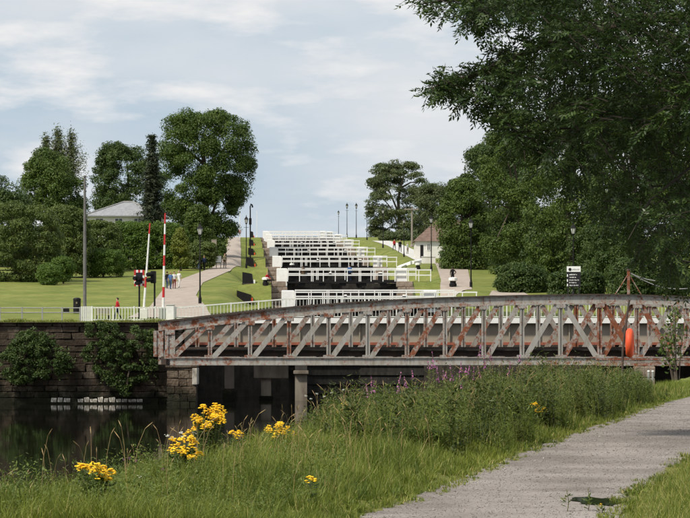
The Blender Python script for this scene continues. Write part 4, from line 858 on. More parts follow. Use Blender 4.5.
# ------------------------------------------------------------------ people
def person(px, py, label, top, legs, hair, pose='stand', face=0.0, h=1.72, at=None, sleeve=True, hat=None):
    q = at if at is not None else ground_at(px, py)
    V = {}; E = []
    def j(n, p, r): V[n] = (Vector(p), r)
    j('pel', (0, 0, .95), (.155, .115)); j('spi', (0, .005, 1.14), (.135, .10)); j('che', (0, 0, 1.33), (.165, .115)); j('nek', (0, .005, 1.47), (.062, .062)); j('hd1', (0, -.015, 1.56), (.072, .085)); j('hd2', (0, -.012, 1.645), (.078, .095)); j('hd3', (0, -.005, 1.71), (.05, .06))
    st = .17 if pose == 'walk' else 0.03
    for s, n in ((-1, 'l'), (1, 'r')):
        k = s * st
        j('sh' + n, (s * .165, 0, 1.40), (.068, .068))
        if pose == 'hip' and n == 'l': el, wr, pm = (s * .36, .06, 1.18), (s * .19, -.06, 1.02), (s * .15, -.09, .99)
        elif pose == 'sit': el, wr, pm = (s * .23, -.06, 1.13), (s * .15, -.30, 1.03), (s * .13, -.38, 1.02)
        else: el, wr, pm = (s * .225, .03 + k * .35, 1.13), (s * .235, -.05 + k * .9, .90), (s * .23, -.08 + k * 1.0, .82)
        j('el' + n, el, (.048, .048)); j('wr' + n, wr, (.032, .032)); j('pm' + n, pm, (.038, .022))
        if pose == 'sit': hp, kn, an, to = (s * .095, -.02, .92), (s * .13, -.46, .93), (s * .13, -.44, .50), (s * .13, -.60, .46)
        else: hp, kn, an, to = (s * .092, 0, .88), (s * .10, -.03 - k, .49), (s * .10, .04 - k * (1.6 if k > 0 else 2.1), .09), (s * .115, -.13 - k * 1.6, .035)
        j('hp' + n, hp, (.088, .095)); j('kn' + n, kn, (.06, .062)); j('an' + n, an, (.042, .045)); j('to' + n, to, (.036, .03))
    E = [('pel', 'spi'), ('spi', 'che'), ('che', 'nek'), ('nek', 'hd1'), ('hd1', 'hd2'), ('hd2', 'hd3')]
    for n in 'lr': E += [('che', 'sh' + n), ('sh' + n, 'el' + n), ('el' + n, 'wr' + n), ('wr' + n, 'pm' + n), ('pel', 'hp' + n), ('hp' + n, 'kn' + n), ('kn' + n, 'an' + n), ('an' + n, 'to' + n)]
    names = list(V); me = bpy.data.meshes.new('tmp'); me.from_pydata([V[n][0] for n in names], [(names.index(a), names.index(b)) for a, b in E], [])
    ob = bpy.data.objects.new('tmp', me); COL.objects.link(ob)
    ob.modifiers.new('s', 'SKIN'); sb = ob.modifiers.new('u', 'SUBSURF'); sb.levels = 1; sb.render_levels = 1
    for i, n in enumerate(names): me.skin_vertices[0].data[i].radius = V[n][1]; me.skin_vertices[0].data[i].use_root = (n == 'pel')
    ev = ob.evaluated_get(bpy.context.evaluated_depsgraph_get()); em = ev.to_mesh()
    b = MB(); vs = [v.co.copy() for v in em.vertices]; fs = [tuple(p.vertices) for p in em.polygons]; b.add(vs, fs); ev.to_mesh_clear()
    bpy.data.objects.remove(ob); bpy.data.meshes.remove(me)
    zone = {}
    for a, c in E:
        key = c[:2]
        zone[(a, c)] = 0 if key in ('sp', 'ch', 'sh', 'el') or (key == 'wr' and sleeve) else 1 if key in ('hp', 'kn', 'an') else 3 if key == 'to' else 2
        if c == 'nek': zone[(a, c)] = 0
    ctr = [sum((vs[i] for i in f), Vector()) / len(f) for f in fs]; mi = []
    for c in ctr:
        best = None
        for e in E:
            p0, p1 = V[e[0]][0], V[e[1]][0]; d = p1 - p0; t = max(0, min(1, (c - p0).dot(d) / d.dot(d))); dd = (c - p0 - d * t).length - .5 * (V[e[0]][1][0] * (1 - t) + V[e[1]][1][0] * t)
            if best is None or dd < best[0]: best = (dd, zone[e])
        z_ = best[1]
        if pose != 'sit' and z_ == 0 and c.z < .97 and abs(c.x) < .17: z_ = 1
        mi.append(z_)
    b.mi = mi
    b.cur = 2
    for n, s in (('l', -1), ('r', 1)):                     # fingers and thumb
        w0 = V['wr' + n][0]; p0 = V['pm' + n][0]; d = (p0 - w0).normalized(); side = d.cross(Vector((1, 0, 0)) if abs(d.x) < .8 else Vector((0, 0, 1))).normalized()
        for k in range(4):
            o = p0 + side * (k - 1.5) * .019 + d * .01; ln = (.075, .085, .08, .06)[k]; curl = Vector((-s * .02, 0, 0))
            b.tube([o, o + d * ln * .55, o + d * ln + curl], [.010, .009, .007], 5)
        o = w0.lerp(p0, .55) + side * -.03; b.tube([o, o + d * .035 - side * .022, o + d * .07 - side * .022], [.012, .011, .008], 5)
    b.tube([(0, -.095, 1.635), (0, -.118, 1.615), (0, -.10, 1.605)], [.010, .014, .012], 5)      # nose
    for s in (-1, 1): b.tube([(s * .078, .0, 1.615), (s * .088, .01, 1.64), (s * .08, .0, 1.655)], .012, 5)
    r = thing('person', label, 'person', tuple(q), face)
    s_ = h / 1.72; r.scale = (s_, s_, s_)
    o = b.build('body', ['cloth_' + top, 'cloth_' + legs, 'skin', 'cloth_black'], r, False, True)
    hb = MB(); prof = [(.088, 1.60), (.100, 1.65), (.094, 1.70), (.066, 1.742), (.02, 1.757)]
    hb.lathe(prof, 10); hb.v = [(x * .95, y * 1.08 + .014 + (.03 if z < 1.66 and y < 0 else 0), z + (.045 if y < -.03 and z < 1.62 else 0)) for x, y, z in hb.v]
    hb.build('hair', 'hair_' + hair, r, False, True)
    if pose == 'sit':
        o.location.z = -.42; r.children[1].location.z = -.42
    return r
person(117.3, 318.3, 'person in red top and dark trousers walking behind the paling fence', 'red', 'navy', 'black', 'walk', R(-70), at=Vector((PX(117.3, 193.0), 193.0, 6.33)))
person(167.2, 288.8, 'person in black at left of the group on the left path', 'black', 'denim', 'brown', 'stand', R(150))
person(170.6, 289.5, 'person in pale blue top and jeans, second from left in group on path', 'blue', 'denim', 'fair', 'walk', R(170), sleeve=False)
person(174.2, 289, 'person in white top and maroon trousers, third from left in group on path', 'white', 'maroon', 'brown', 'stand', R(10), sleeve=False)
person(178.9, 288, 'person all in white at right of the group on left path', 'white', 'white', 'grey', 'walk', R(-20), sleeve=False)
person(198, 269.5, 'person in white top beside lamp post farther up the left path', 'white', 'denim', 'brown', 'walk', R(180), sleeve=False)
person(204.2, 270.3, 'person in navy jacket next to white-topped walker on left path', 'navy', 'black', 'fair', 'walk', R(170))
person(224.8, 268.5, 'tall person in khaki and brown beside the poster board on left path', 'khaki', 'brown', 'brown', 'stand', R(30), 1.85)
person(226.4, 241.8, 'far person in black high on the left path near the big tree', 'black', 'black', 'black', 'walk', R(180))
person(231.3, 237.6, 'far person in blue at the crest of the left path', 'blue', 'grey', 'grey', 'walk', R(0))
person(239.8, 237.8, 'far person in red at right side of left path crest', 'red', 'black', 'brown', 'stand', R(170), 1.9)
person(267.3, 285, 'person in bright red top sitting by the lock on left bank', 'red', 'black', 'fair', 'sit', R(40))
person(349.7, 0, 'person in blue top on walkway of the second lock gate', 'blue', 'navy', 'brown', 'stand', R(180), at=Vector((PX(349.7, 257.8), 257.8, GATE_Z[1] - .04)))
person(303, 0, 'brown-clad person on the upstream walkway of second lock gate', 'brown', 'khaki', 'brown', 'stand', R(160), at=Vector((PX(303, 260.2), 260.2, GATE_Z[1] - .04)), h=1.65)
person(394.3, 250.3, 'walker in red top on the pale road at right', 'red', 'black', 'brown', 'walk', R(20))
person(400, 252.5, 'walker in black next to red-topped one on pale road', 'black', 'black', 'black', 'walk', R(10), 1.9)
person(407.5, 254, 'walker in pale top by the cottage wall on pale road', 'white', 'khaki', 'grey', 'stand', R(60))
person(452.6, 284, 'dark figure standing with a hand on hip behind large bollard', 'black', 'black', 'black', 'hip', R(170), 1.78)
# ------------------------------------------------------------------ trees and shrubs
def env_world(prof, D):
    zs = [PZ(p[0], D) for p in prof][::-1]; xl = [PX(p[1], D) for p in prof][::-1]; xr = [PX(p[2], D) for p in prof][::-1]
    return np.array(zs), np.array(xl), np.array(xr)
def crown_points(prof, D, ncl, per, rc, depth=.95, flat=.75, inner=.12, dmax=None, lobes=0):
    zs, xl, xr = env_world(prof, D); zz = rng.uniform(zs[0], zs[-1], ncl * 4); rad = (np.interp(zz, zs, xr) - np.interp(zz, zs, xl)) / 2
    keep = rng.uniform(0, rad.max(), len(zz)) < rad ** 1.0 + .15 * rad.max(); zz = zz[keep][:ncl]; rad = rad[keep][:ncl]; cx = (np.interp(zz, zs, xr) + np.interp(zz, zs, xl)) / 2
    n = len(zz); th = rng.uniform(0, 2 * np.pi, n); Rm = rad.max()
    th = np.where((np.sin(th) > .35) & (rng.uniform(size=n) < .45), -th, th)          # fewer clumps on the unseen back, not none
    f = rng.uniform(.72, 1.0, n) ** .6; f = np.where(rng.uniform(size=n) < inner, rng.uniform(0, .6, n), f)
    cr = rc * rng.uniform(.65, 1.3, n); rr = np.maximum(rad * f - cr * .55, 0); dep = depth if dmax is None else min(depth, dmax / Rm)
    C = np.stack([cx + rr * np.cos(th), D + rr * np.sin(th) * dep, zz - (zz > zs[-1] - cr) * cr * .6], axis=1)
    if lobes:
        lr = .23 * Rm; nl_ = lobes; sel = rng.permutation(n)[:nl_]; mid_ = np.stack([cx[sel], np.full(len(sel), D), zz[sel]], 1); LC = mid_ + (C[sel] - mid_) * .78
        li = rng.integers(0, len(sel), n); out_ = unit(LC - np.array([float(np.mean(cx)), D, float(zs.mean())])); dd_ = unit(rng.normal(size=(n, 3)) + out_[li] * .7 + np.array([0, -.15, .55])); C2 = LC[li] + dd_ * lr * np.array([1, 1, .75]) * rng.uniform(.75, 1.05, n)[:, None]
        C2[:, 2] = np.clip(C2[:, 2], zs[0], zs[-1] - cr * .5); C2[:, 0] = np.clip(C2[:, 0], np.interp(C2[:, 2], zs, xl) + cr * .4, np.interp(C2[:, 2], zs, xr) - cr * .4)
        C = np.where((rng.uniform(size=n) < .62)[:, None], C2, C)
    k = rng.integers(int(per * .7), int(per * 1.3), n); idx = np.repeat(np.arange(n), k); m = len(idx)
    d = unit(rng.normal(size=(m, 3)) + np.array([0, 0, .35])); fr = rng.uniform(.55, 1.08, m)[:, None]
    off = d * fr * cr[idx][:, None] * np.array([1, 1, flat]); Pp = C[idx] + off
    nrm = unit(d + .55 * rng.normal(size=(m, 3)) + np.array([0, 0, .3]))
    tone = rng.uniform(0, 1, n)
    rnd = np.clip(.40 * tone[idx] + .55 * rng.uniform(0, 1, m), 0, 1) * .95
    return Pp, nrm, rnd, C
def trunk_mesh(par, x, D, z0, zt, r, C, nl=7):
    b = MB(); pts = [(x + random.uniform(-.15, .15) * k, D + random.uniform(-.1, .1) * k, z0 - .3 + (zt - z0 + .3) * k / 5) for k in range(6)]
    b.tube(pts, [r * (1.35 if k == 0 else 1 - .75 * k / 5) for k in range(6)], 9); tk = b.build('trunk', 'bark', par)
    order = rng.permutation(len(C))[:nl]
    for i in order:
        c = Vector(C[i]); k = random.randint(1, 4); p = Vector(pts[k]); mid = p.lerp(c, .5) + Vector((0, 0, (c - p).length * .12))
        b = MB(); b.tube([p, mid, c], [r * .42, r * .26, r * .08], 6); o = b.build('limb', 'bark'); o.parent = tk; o.matrix_parent_inverse = Matrix.Identity(4)
def tree(name, label, prof, D, matname, ncl, per, rc, ls, base=None, r=.35, cat='tree', group=None, depth=.95, flat=.75, zb=None, trunk=True, aspect=.62, dmax=None):
    xb = PX(base, D) if base is not None else PX((prof[-1][1] + prof[-1][2]) / 2, D); z0 = float(Hfar(xb, D)) if zb is None else zb
    t0 = thing(name, label, cat, (xb, D, z0), 0, group)
    Pp, nrm, rnd, C = crown_points(prof, D, ncl, int(per * 1.22), rc, depth, flat, dmax=dmax, lobes=(80 if ncl > 300 else 64) if trunk and ncl > 80 else 0); ls = ls * .86
    if zb is None: ok = Pp[:, 2] > z0 - .3; Pp, nrm, rnd = Pp[ok], nrm[ok], rnd[ok]
    tri_leaf_obj('crown' if trunk else 'foliage', Pp, nrm, ls * rng.uniform(.6, 1.25, len(Pp)), matname, rnd, t0, aspect)
    zt = PZ(prof[0][0], D)
    trunk_mesh(t0, xb, D, z0, z0 + (zt - z0) * .8, r, C, 8 if trunk else 3); return t0
tree('lime_tree', 'massive round-topped dark green tree, tallest left of the locks', [(111, 186, 226), (115, 170, 240), (124, 161, 247), (138, 157, 254), (155, 156, 256), (172, 156, 256), (186, 156, 251), (200, 160, 246), (215, 166, 243), (232, 176, 240), (247, 184, 236)], 352, 'leaf_lime', 380, 240, 1.25, .155, 205, .6)
tree('broadleaf_tree', 'dark rounded tree behind the white house, left of the conifer', [(143, 114, 138), (149, 104, 150), (163, 96, 158), (182, 90, 163), (208, 91, 163), (228, 96, 160)], 388, 'leaf_dark', 190, 190, 1.2, .175)
tree('broadleaf_tree', 'round green tree between the three spires and the tall mast', [(150, 44, 62), (157, 32, 72), (172, 22, 83), (192, 18, 88), (212, 20, 88), (236, 26, 84)], 348, 'leaf_lime', 190, 210, 1.1, .16)
tree('broadleaf_tree', 'tree crown cut by the left edge of the view', [(174, -16, 8), (183, -34, 20), (206, -44, 36), (240, -44, 42), (262, -40, 40)], 318, 'leaf_dark', 160, 190, 1.1, .165)
# spired conifers
def conifer(label, px, pyt, pyb, hw, D, tiers, per, name='conifer', ls=.18, matn='leaf_conifer', droop=.25, upright=False):
    x = PX(px, D); zt, z1 = PZ(pyt, D), PZ(pyb, D); z0 = float(Hfar(x, D)); W = hw / F * D; t0 = thing(name, label, 'tree', (x, D, z0)); A_, Nn, rn, C = [], [], [], []
    for i in range(tiers):
        f = i / (tiers - 1); z_ = z1 + (zt - z1) * f; rad = W * ((1 - f) ** .75 * .92 + .05) * random.uniform(.55, 1.25)
        for b_ in range(11 if not upright else 7):
            a = random.uniform(0, 2 * math.pi); rl = rad * random.uniform(.6, 1.1); n = int(per * (rl / W + .15)); s = rng.uniform(.1, 1, n)
            wob = rng.normal(size=(n, 3)) * np.array([.22, .22, .12 if not upright else .4]) * (W / 2.4)
            lift = (s * rl * .9) if upright else (-s * s * rl * droop)
            p = np.stack([x + s * rl * math.cos(a), D + s * rl * math.sin(a), z_ + lift], axis=1) + wob
            A_.append(p); Nn.append(rng.normal(size=(n, 3)) * .5 + np.array([math.cos(a) * .5, math.sin(a) * .5, .8])); rn.append(rng.uniform(0, 1, n)); C.append((x + rl * .8 * math.cos(a), D + rl * .8 * math.sin(a), z_ + (-.64 * rl * droop if not upright else .6 * rl)))
    A_ = np.concatenate(A_); tri_leaf_obj('crown', A_, np.concatenate(Nn), ls * rng.uniform(.6, 1.3, len(A_)), matn, np.concatenate(rn), t0, .38)
    b = MB(); b.tube([(x, D, z0 - .3), (x, D, (z0 + zt) / 2), (x, D, zt)], [.32, .2, .03], 8); tk = b.build('trunk', 'bark', t0)
    for c in C[::3]:
        b = MB(); b.tube([(x, D, c[2] + .15), c], [.06, .02], 4); o = b.build('limb', 'bark'); o.parent = tk; o.matrix_parent_inverse = Matrix.Identity(4)
conifer('dark layered cedar-like conifer in front of the massive tree', 152, 137, 246, 21, 336, 26, 110, 'cedar_tree', .2, droop=.22)
for lab, px, pt, hw in (('left one of three narrow spired conifers on the skyline', 46, 138, 17), ('middle and tallest of three narrow spired conifers', 57.5, 131, 20), ('right one of three narrow spired conifers on the skyline', 71, 134, 21)):
    conifer(lab, px, pt, 192, hw, 445, 26, 52, 'spired_conifer', .2, 'leaf_far', .2, True)
# left shrubbery
tree('garden_shrub', 'broad olive-green shrub mass at left end of the lawn', [(201, 0, 30), (208, -24, 48), (222, -32, 60), (244, -34, 66), (266, -34, 66), (285, -30, 56)], 268, 'leaf_shrub', 330, 190, .7, .115, 15, .2, 'shrub', trunk=False)
tree('garden_shrub', 'tall grey-green shrub between broad shrub mass and mast', [(205, 54, 74), (212, 46, 84), (228, 42, 92), (250, 44, 94), (274, 46, 92)], 282, 'leaf_shrub', 230, 190, .65, .12, 68, .2, 'shrub', trunk=False)
tree('garden_shrub', 'brownish-green shrub just right of the mast before the house', [(219, 90, 104), (226, 82, 118), (240, 80, 124), (256, 82, 120)], 300, 'leaf_shrub', 150, 170, .65, .12, 102, .15, 'shrub', trunk=False)
tree('clipped_bush', 'light green rounded bush at the top of the lawn near the mast', [(248, 92, 110), (251, 84, 122), (259, 80, 127), (268, 82, 126), (274, 86, 122)], 284, 'leaf_hedge', 144, 170, .55, .09, 104, .12, 'bush', trunk=False)
tree('clipped_bush', 'small round bush at lawn edge, right of two low ones', [(256, 58, 68), (260, 52, 74), (270, 51, 75), (279, 54, 71)], 262, 'leaf_hedge', 90, 150, .5, .09, 63, .1, 'bush', trunk=False)
tree('clipped_bush', 'small round bush at lawn edge, left of two low ones', [(263, 44, 54), (267, 38, 60), (276, 37, 61), (284, 41, 57)], 258, 'leaf_hedge', 90, 150, .5, .09, 49, .1, 'bush', trunk=False)
tree('hedge', 'tall dark green garden hedge in front of the white house', [(221, 108, 164), (223, 105, 180), (235, 104, 190), (255, 104, 191), (269, 106, 190)], 306, 'leaf_hedge', 360, 190, .7, .115, 140, .2, 'hedge', trunk=False, depth=.3)
tree('golden_conifer', 'small yellow-green conical garden tree by the path bend', [(226, 178, 182), (234, 174, 186), (246, 171, 190), (258, 171, 191), (265, 174, 188)], 300, 'leaf_yellow', 60, 150, .5, .12, 181, .12, 'tree')
tree('broadleaf_tree', 'light green young tree in front of the massive tree beside the lamp', [(203, 194, 204), (212, 186, 210), (228, 184, 214), (246, 186, 212)], 318, 'leaf_mid', 70, 160, .8, .15, 199, .15)
tree('garden_shrub', 'dull green shrub at foot of the massive tree by the path', [(240, 194, 206), (245, 188, 216), (256, 187, 218), (265, 190, 214)], 305, 'leaf_shrub', 70, 160, .6, .14, 202, .12, 'shrub', trunk=False)
tree('garden_shrub', 'narrow shrub beside notice board where left path narrows', [(238, 214, 220), (246, 211, 226), (258, 210, 225), (264, 212, 222)], 325, 'leaf_mid', 40, 150, .5, .14, 218, .1, 'shrub', trunk=False)
# far right
tree('pine_tree', 'big far pine-like tree on the skyline right of the locks', [(159, 390, 398), (164, 376, 412), (173, 369, 424), (190, 364, 434), (208, 362, 440), (224, 367, 440), (240, 370, 436)], 560, 'leaf_far', 230, 190, 1.5, .22, 400, .6, flat=.5)
tree('broadleaf_tree', 'far rounded tree on skyline behind the telegraph pole and cottage', [(184, 426, 442), (190, 418, 452), (205, 412, 458), (225, 410, 460), (242, 412, 458)], 530, 'leaf_far', 150, 180, 1.3, .21)
tree('hedge', 'low far hedge along top of the pale road', [(229, 388, 404), (233, 380, 418), (240, 378, 420), (247, 384, 418)], 470, 'leaf_far', 60, 140, .9, .22, 400, .1, 'hedge', trunk=False, depth=.4)
# right-hand wood
WOOD = [('light green tree at left end of the right-hand wood, beside cottage', [(180, 455, 468), (188, 446, 478), (205, 438, 488), (232, 434, 494), (252, 435, 495), (268, 440, 490)], 306, 'leaf_mid', 190, 210, .95, .145),
 ('tall dark tree second from left in the right-hand wood', [(146, 476, 498), (156, 464, 514), (178, 456, 524), (205, 457, 530), (238, 460, 530), (268, 466, 524)], 318, 'leaf_dark', 190, 210, 1.1, .155),
 ('tall tree standing behind the right-hand end of the gravel yard', [(112, 500, 530), (124, 487, 548), (150, 479, 558), (190, 476, 563), (232, 481, 562), (272, 490, 556), (290, 498, 548)], 290, 'leaf_mid', 230, 220, 1.05, .15),
 ('large tree directly behind lantern post and direction sign', [(100, 545, 590), (126, 522, 612), (170, 516, 620), (222, 520, 620), (270, 526, 614), (294, 534, 606)], 268, 'leaf_mid', 250, 220, 1.0, .14),
 ('large dark tree right of direction sign, above the bridge mast', [(96, 606, 650), (126, 584, 676), (180, 577, 688), (242, 582, 688), (294, 594, 680)], 255, 'leaf_dark', 240, 200, 1.0, .14),
 ('tree filling the right edge behind the truss bridge', [(96, 664, 716), (136, 644, 738), (200, 638, 752), (260, 644, 746), (296, 656, 734)], 248, 'leaf_mid', 140, 200, 1.15, .17),
 ('back-row tree rising behind the gravel yard between front crowns', [(138, 488, 516), (158, 472, 542), (205, 462, 560), (262, 466, 556), (280, 474, 548)], 352, 'leaf_dark', 190, 180, 1.4, .2),
 ('tall back-row tree seen between the wood crowns', [(96, 560, 650), (130, 540, 690), (200, 530, 700), (280, 540, 690)], 330, 'leaf_dark', 170, 170, 1.6, .24)]
for lab, prof, D, mn, nc, pr_, rc, ls in WOOD: tree('woodland_tree', lab, prof, D, mn, nc, pr_, rc, ls, None, .4, group='trees of the right-hand wood')
for lab, prof, D in (('low bright shrub at the foot of the wood near the gravel track', [(262, 505, 525), (268, 496, 545), (280, 494, 550), (294, 498, 546)], 245), ('dense undergrowth shrub below the direction sign', [(268, 560, 585), (276, 548, 606), (296, 550, 604)], 236), ('dense undergrowth shrub behind the bridge mast', [(258, 618, 660), (268, 602, 690), (298, 606, 690)], 232), ('dark undergrowth shrub right of lantern post behind sign', [(225, 585, 610), (240, 568, 630), (270, 560, 640), (298, 566, 634)], 262), ('dark undergrowth shrub left of lantern post under the wood', [(222, 540, 565), (240, 522, 580), (275, 516, 584), (298, 520, 580)], 272), ('dark undergrowth behind lowest boughs at middle of wood', [(215, 490, 520), (232, 476, 535), (262, 474, 540), (282, 478, 534)], 322), ('dark shrub behind the round red sign', [(248, 448, 470), (254, 440, 482), (264, 442, 484)], 330)):
    tree('undergrowth_shrub', lab, prof, D, 'leaf_dark', 120, 170, .75, .14, None, .12, 'shrub', 'undergrowth of the right-hand wood', trunk=False)
# shrubs rooted in the quay wall
for lab, prof in (('dark bush growing out of the quay wall, nearer left edge', [(329, 20, 34), (335, 14, 46), (344, 10, 58), (356, 0, 70), (368, -2, 74), (376, 2, 60), (383, 8, 24)]), ('larger dark bush growing out of quay wall near the bridge end', [(321, 86, 108), (328, 82, 142), (338, 84, 158), (352, 78, 164), (366, 88, 162), (378, 100, 150), (386, 112, 132), (396, 124, 130)])):
    t0 = tree('wall_bush', lab, prof, 188.0, 'leaf_dark', 150, 80, .34, .085, None, .08, 'bush', 'bushes on the quay wall', zb=1.6, trunk=False, dmax=.75)
    zs_, xl_, xr_ = env_world(prof, 187.6); sc_, sn_, ss_ = [], [], []
    for _ in range(34):
        z0_ = random.uniform(zs_[1], zs_[-1]); xl0, xr0 = np.interp(z0_, zs_, xl_), np.interp(z0_, zs_, xr_); f0 = random.random(); x0_ = xl0 + (xr0 - xl0) * f0; dx_ = (f0 - .5) * random.uniform(.8, 2.2); dz_ = random.uniform(-.9, .55); k_ = random.randint(14, 30)
        tt_ = rng.uniform(0, 1, k_); sc_.append(np.stack([x0_ + dx_ * tt_ + .06 * rng.normal(size=k_), 187.95 - .4 * tt_ * (1 - tt_) - .12 + .08 * rng.normal(size=k_), z0_ + dz_ * tt_ - .25 * tt_ ** 2 + .06 * rng.normal(size=k_)], 1))
    sc_ = np.concatenate(sc_); leaf_obj('trailing_shoots', sc_, rng.normal(size=sc_.shape) + np.array([0, -.8, .6]), rng.uniform(.05, .1, len(sc_)), 'leaf_dark', rng.uniform(0, 1, len(sc_)), t0)['kind'] = 'stuff'
tree('wall_bush', 'small trailing plant at quay wall corner beside the bridge end', [(326, 146, 158), (334, 142, 163), (346, 146, 162), (352, 150, 158)], 188.3, 'leaf_mid', 22, 80, .3, .08, None, .05, 'bush', 'bushes on the quay wall', zb=4.2, trunk=False, dmax=.5)

# ------------------------------------------------------------------ overhanging ash tree
AD = 49.0; ax_, az_ = 12.6, 3.2
ash = thing('ash_tree', 'big dark ash overhanging the path from upper right', 'tree', (ax_, AD + 1, az_))
b = MB(); tp = [Vector((ax_, AD + 1, az_ - .3)), Vector((ax_ - .1, AD + 1, 6.0)), Vector((ax_ - .4, AD + 1, 9.0)), Vector((ax_ - .6, AD + 1.2, 13.0)), Vector((ax_ - .2, AD + 1.2, 18))]
b.tube(tp, [.62, .45, .38, .26, .08], 12); tk = b.build('trunk', 'bark', ash)
boughs = []
for pts, r0 in (([(640, 18, 49), (545, 44, 48), (475, 74, 47), (432, 88, 46)], .12), ([(650, -60, 51), (540, -28, 49), (470, -4, 47), (425, 3, 46)], .12), ([(740, 60, 50), (640, 100, 48), (570, 128, 47), (515, 132, 46)], .07), ([(760, 130, 48), (700, 160, 46), (650, 200, 44), (628, 240, 43)], .05), ([(720, -150, 52), (610, -110, 53), (540, -80, 53)], .12), ([(800, 20, 46), (720, 60, 44), (680, 110, 43)], .05), ([(850, -200, 50), (780, -320, 50), (760, -420, 50)], .14), ([(1050, 0, 48), (1150, -60, 47)], .14), ([(930, -100, 44), (900, -150, 40)], .14), ([(940, -80, 56), (920, -120, 60)], .14)):
    wpts = [P(*p) for p in pts]; k = 2 if wpts[0].z > 9 else 1; start = tp[k].lerp(tp[k + 1], .4); pl = [start, start.lerp(wpts[0], .55) + Vector((0, 0, .5))] + wpts
    b = MB(); b.tube(pl, [r0 * (1.3 - 1.15 * i / (len(pl) - 1)) for i in range(len(pl))], 7); o = b.build('bough', 'twig_bark' if r0 < .1 else 'bark'); o.parent = tk; o.matrix_parent_inverse = Matrix.Identity(4); boughs.append(pl)
def sample_bough():
    out = []
    for pl in boughs:
        for a_, c_ in zip(pl[:-1], pl[1:]):
            for k in range(8): out.append(a_.lerp(c_, k / 8))
    return np.array(out)
BP = sample_bough()
ASH_L = [(-60, 480), (-10, 418), (-2, 413), (6, 424), (14, 440), (24, 462), (29, 468), (34, 497), (56, 494), (64, 466), (72, 446), (82, 428), (92, 425), (100, 432), (106, 444), (111, 470), (116, 492), (126, 492), (140, 494), (155, 506), (170, 540), (188, 575), (205, 592), (228, 604), (250, 618), (268, 636), (284, 660), (296, 690)]
tw = []
def ash_ok(px, py): return px > np.interp(py, [a for a, _ in ASH_L], [b_ for _, b_ in ASH_L])
n0 = 4500; pxs = rng.uniform(405, 760, n0); pys = rng.uniform(-70, 292, n0); dd = rng.uniform(43, 55, n0)
ok = np.array([ash_ok(a + 6, b_) for a, b_ in zip(pxs, pys)])
edge = pxs - np.interp(pys, [a for a, _ in ASH_L], [b_ for _, b_ in ASH_L]); lower = np.clip((pys - 120) / 60, 0, 1)
ok &= rng.uniform(size=n0) < np.clip(.42 + edge / 120, 0, 1) * (1 - .5 * lower)
dd = np.where(edge < 45, rng.uniform(45.5, 48.5, n0), dd)
K = np.stack([PX(pxs, dd), dd, PZ(pys, dd)], axis=1)[ok]
n1 = 650; th = rng.uniform(0, 2 * np.pi, n1); u = rng.uniform(-.75, 1, n1); rr = rng.uniform(.7, 1, n1)                  # the rest of the crown, outside the view
K2 = np.stack([ax_ - .3 + 8.5 * rr * np.sqrt(1 - u * u) * np.cos(th), AD + 1 + 8 * rr * np.sqrt(1 - u * u) * np.sin(th), 14 + 6.5 * rr * u], axis=1)
ppx = K2[:, 0] / K2[:, 1] * F + HX; ppy = HY - (K2[:, 2] - EYE) / K2[:, 1] * F; K2 = K2[(ppx > 730) | (ppy < -60)]
K2 = K2[K2[:, 0] > 2.5]
K = np.concatenate([K, K2]); nk = len(K)
near = np.array([BP[np.argmin(((BP - k_) ** 2).sum(1))] for k_ in K]); dirb = unit(K - near + np.array([0, 0, .02]))
# twigs
tv, tf = [], []
T0 = K - dirb * np.minimum(np.linalg.norm(K - near, axis=1), .38)[:, None]; b = MB()
for a_, c_ in zip(T0, K): b.tube([a_, (a_ + c_) / 2 + np.array([0, 0, .06]), c_], [.012, .009, .005], 3, False)
tag(b.build('twig', 'twig_bark', ash), kind='stuff')
LPT = 6; idx = np.repeat(np.arange(nk), LPT); m = len(idx)
s_ = rng.uniform(0, .35, m)[:, None]; base = K[idx] - dirb[idx] * s_; rd = unit(dirb[idx] * .6 + rng.normal(size=(m, 3)) * np.array([.75, .75, .35]) + np.array([0, 0, -.28])); Ln = rng.uniform(.20, .32, m)
side = unit(np.cross(rd, np.array([0, 0, 1.0]) + .25 * rng.normal(size=(m, 3)))); upn = np.cross(side, rd)
Cs, Ns, Ts, Ss, Rn = [], [], [], [], []
tone = rng.uniform(0, 1, nk)[idx]
for q_ in range(9):
    j_ = q_ // 2; sg = 1 if q_ % 2 else -1; f = (.3 + j_ * .2) if q_ < 8 else 1.0; dr_ = -.55 * f * f
    dirl = unit(rd * (.55 if q_ < 8 else 1) + side * (sg * .85 if q_ < 8 else 0) + np.array([0, 0, -.30])); hl = Ln * (.20 if q_ < 8 else .23)
    Cs.append(base + rd * (Ln * f)[:, None] + np.array([0, 0, 1.0]) * (dr_ * Ln * .25)[:, None] + dirl * hl[:, None]); Ns.append(upn + .35 * rng.normal(size=(m, 3))); Ts.append(dirl); Ss.append(hl); Rn.append(np.clip(.5 * tone + .5 * rng.uniform(0, 1, m), 0, 1) ** 1.3)
leaf_obj('crown', np.concatenate(Cs), np.concatenate(Ns), np.concatenate(Ss), 'leaf_ash', np.concatenate(Rn), ash, .36, np.concatenate(Ts))

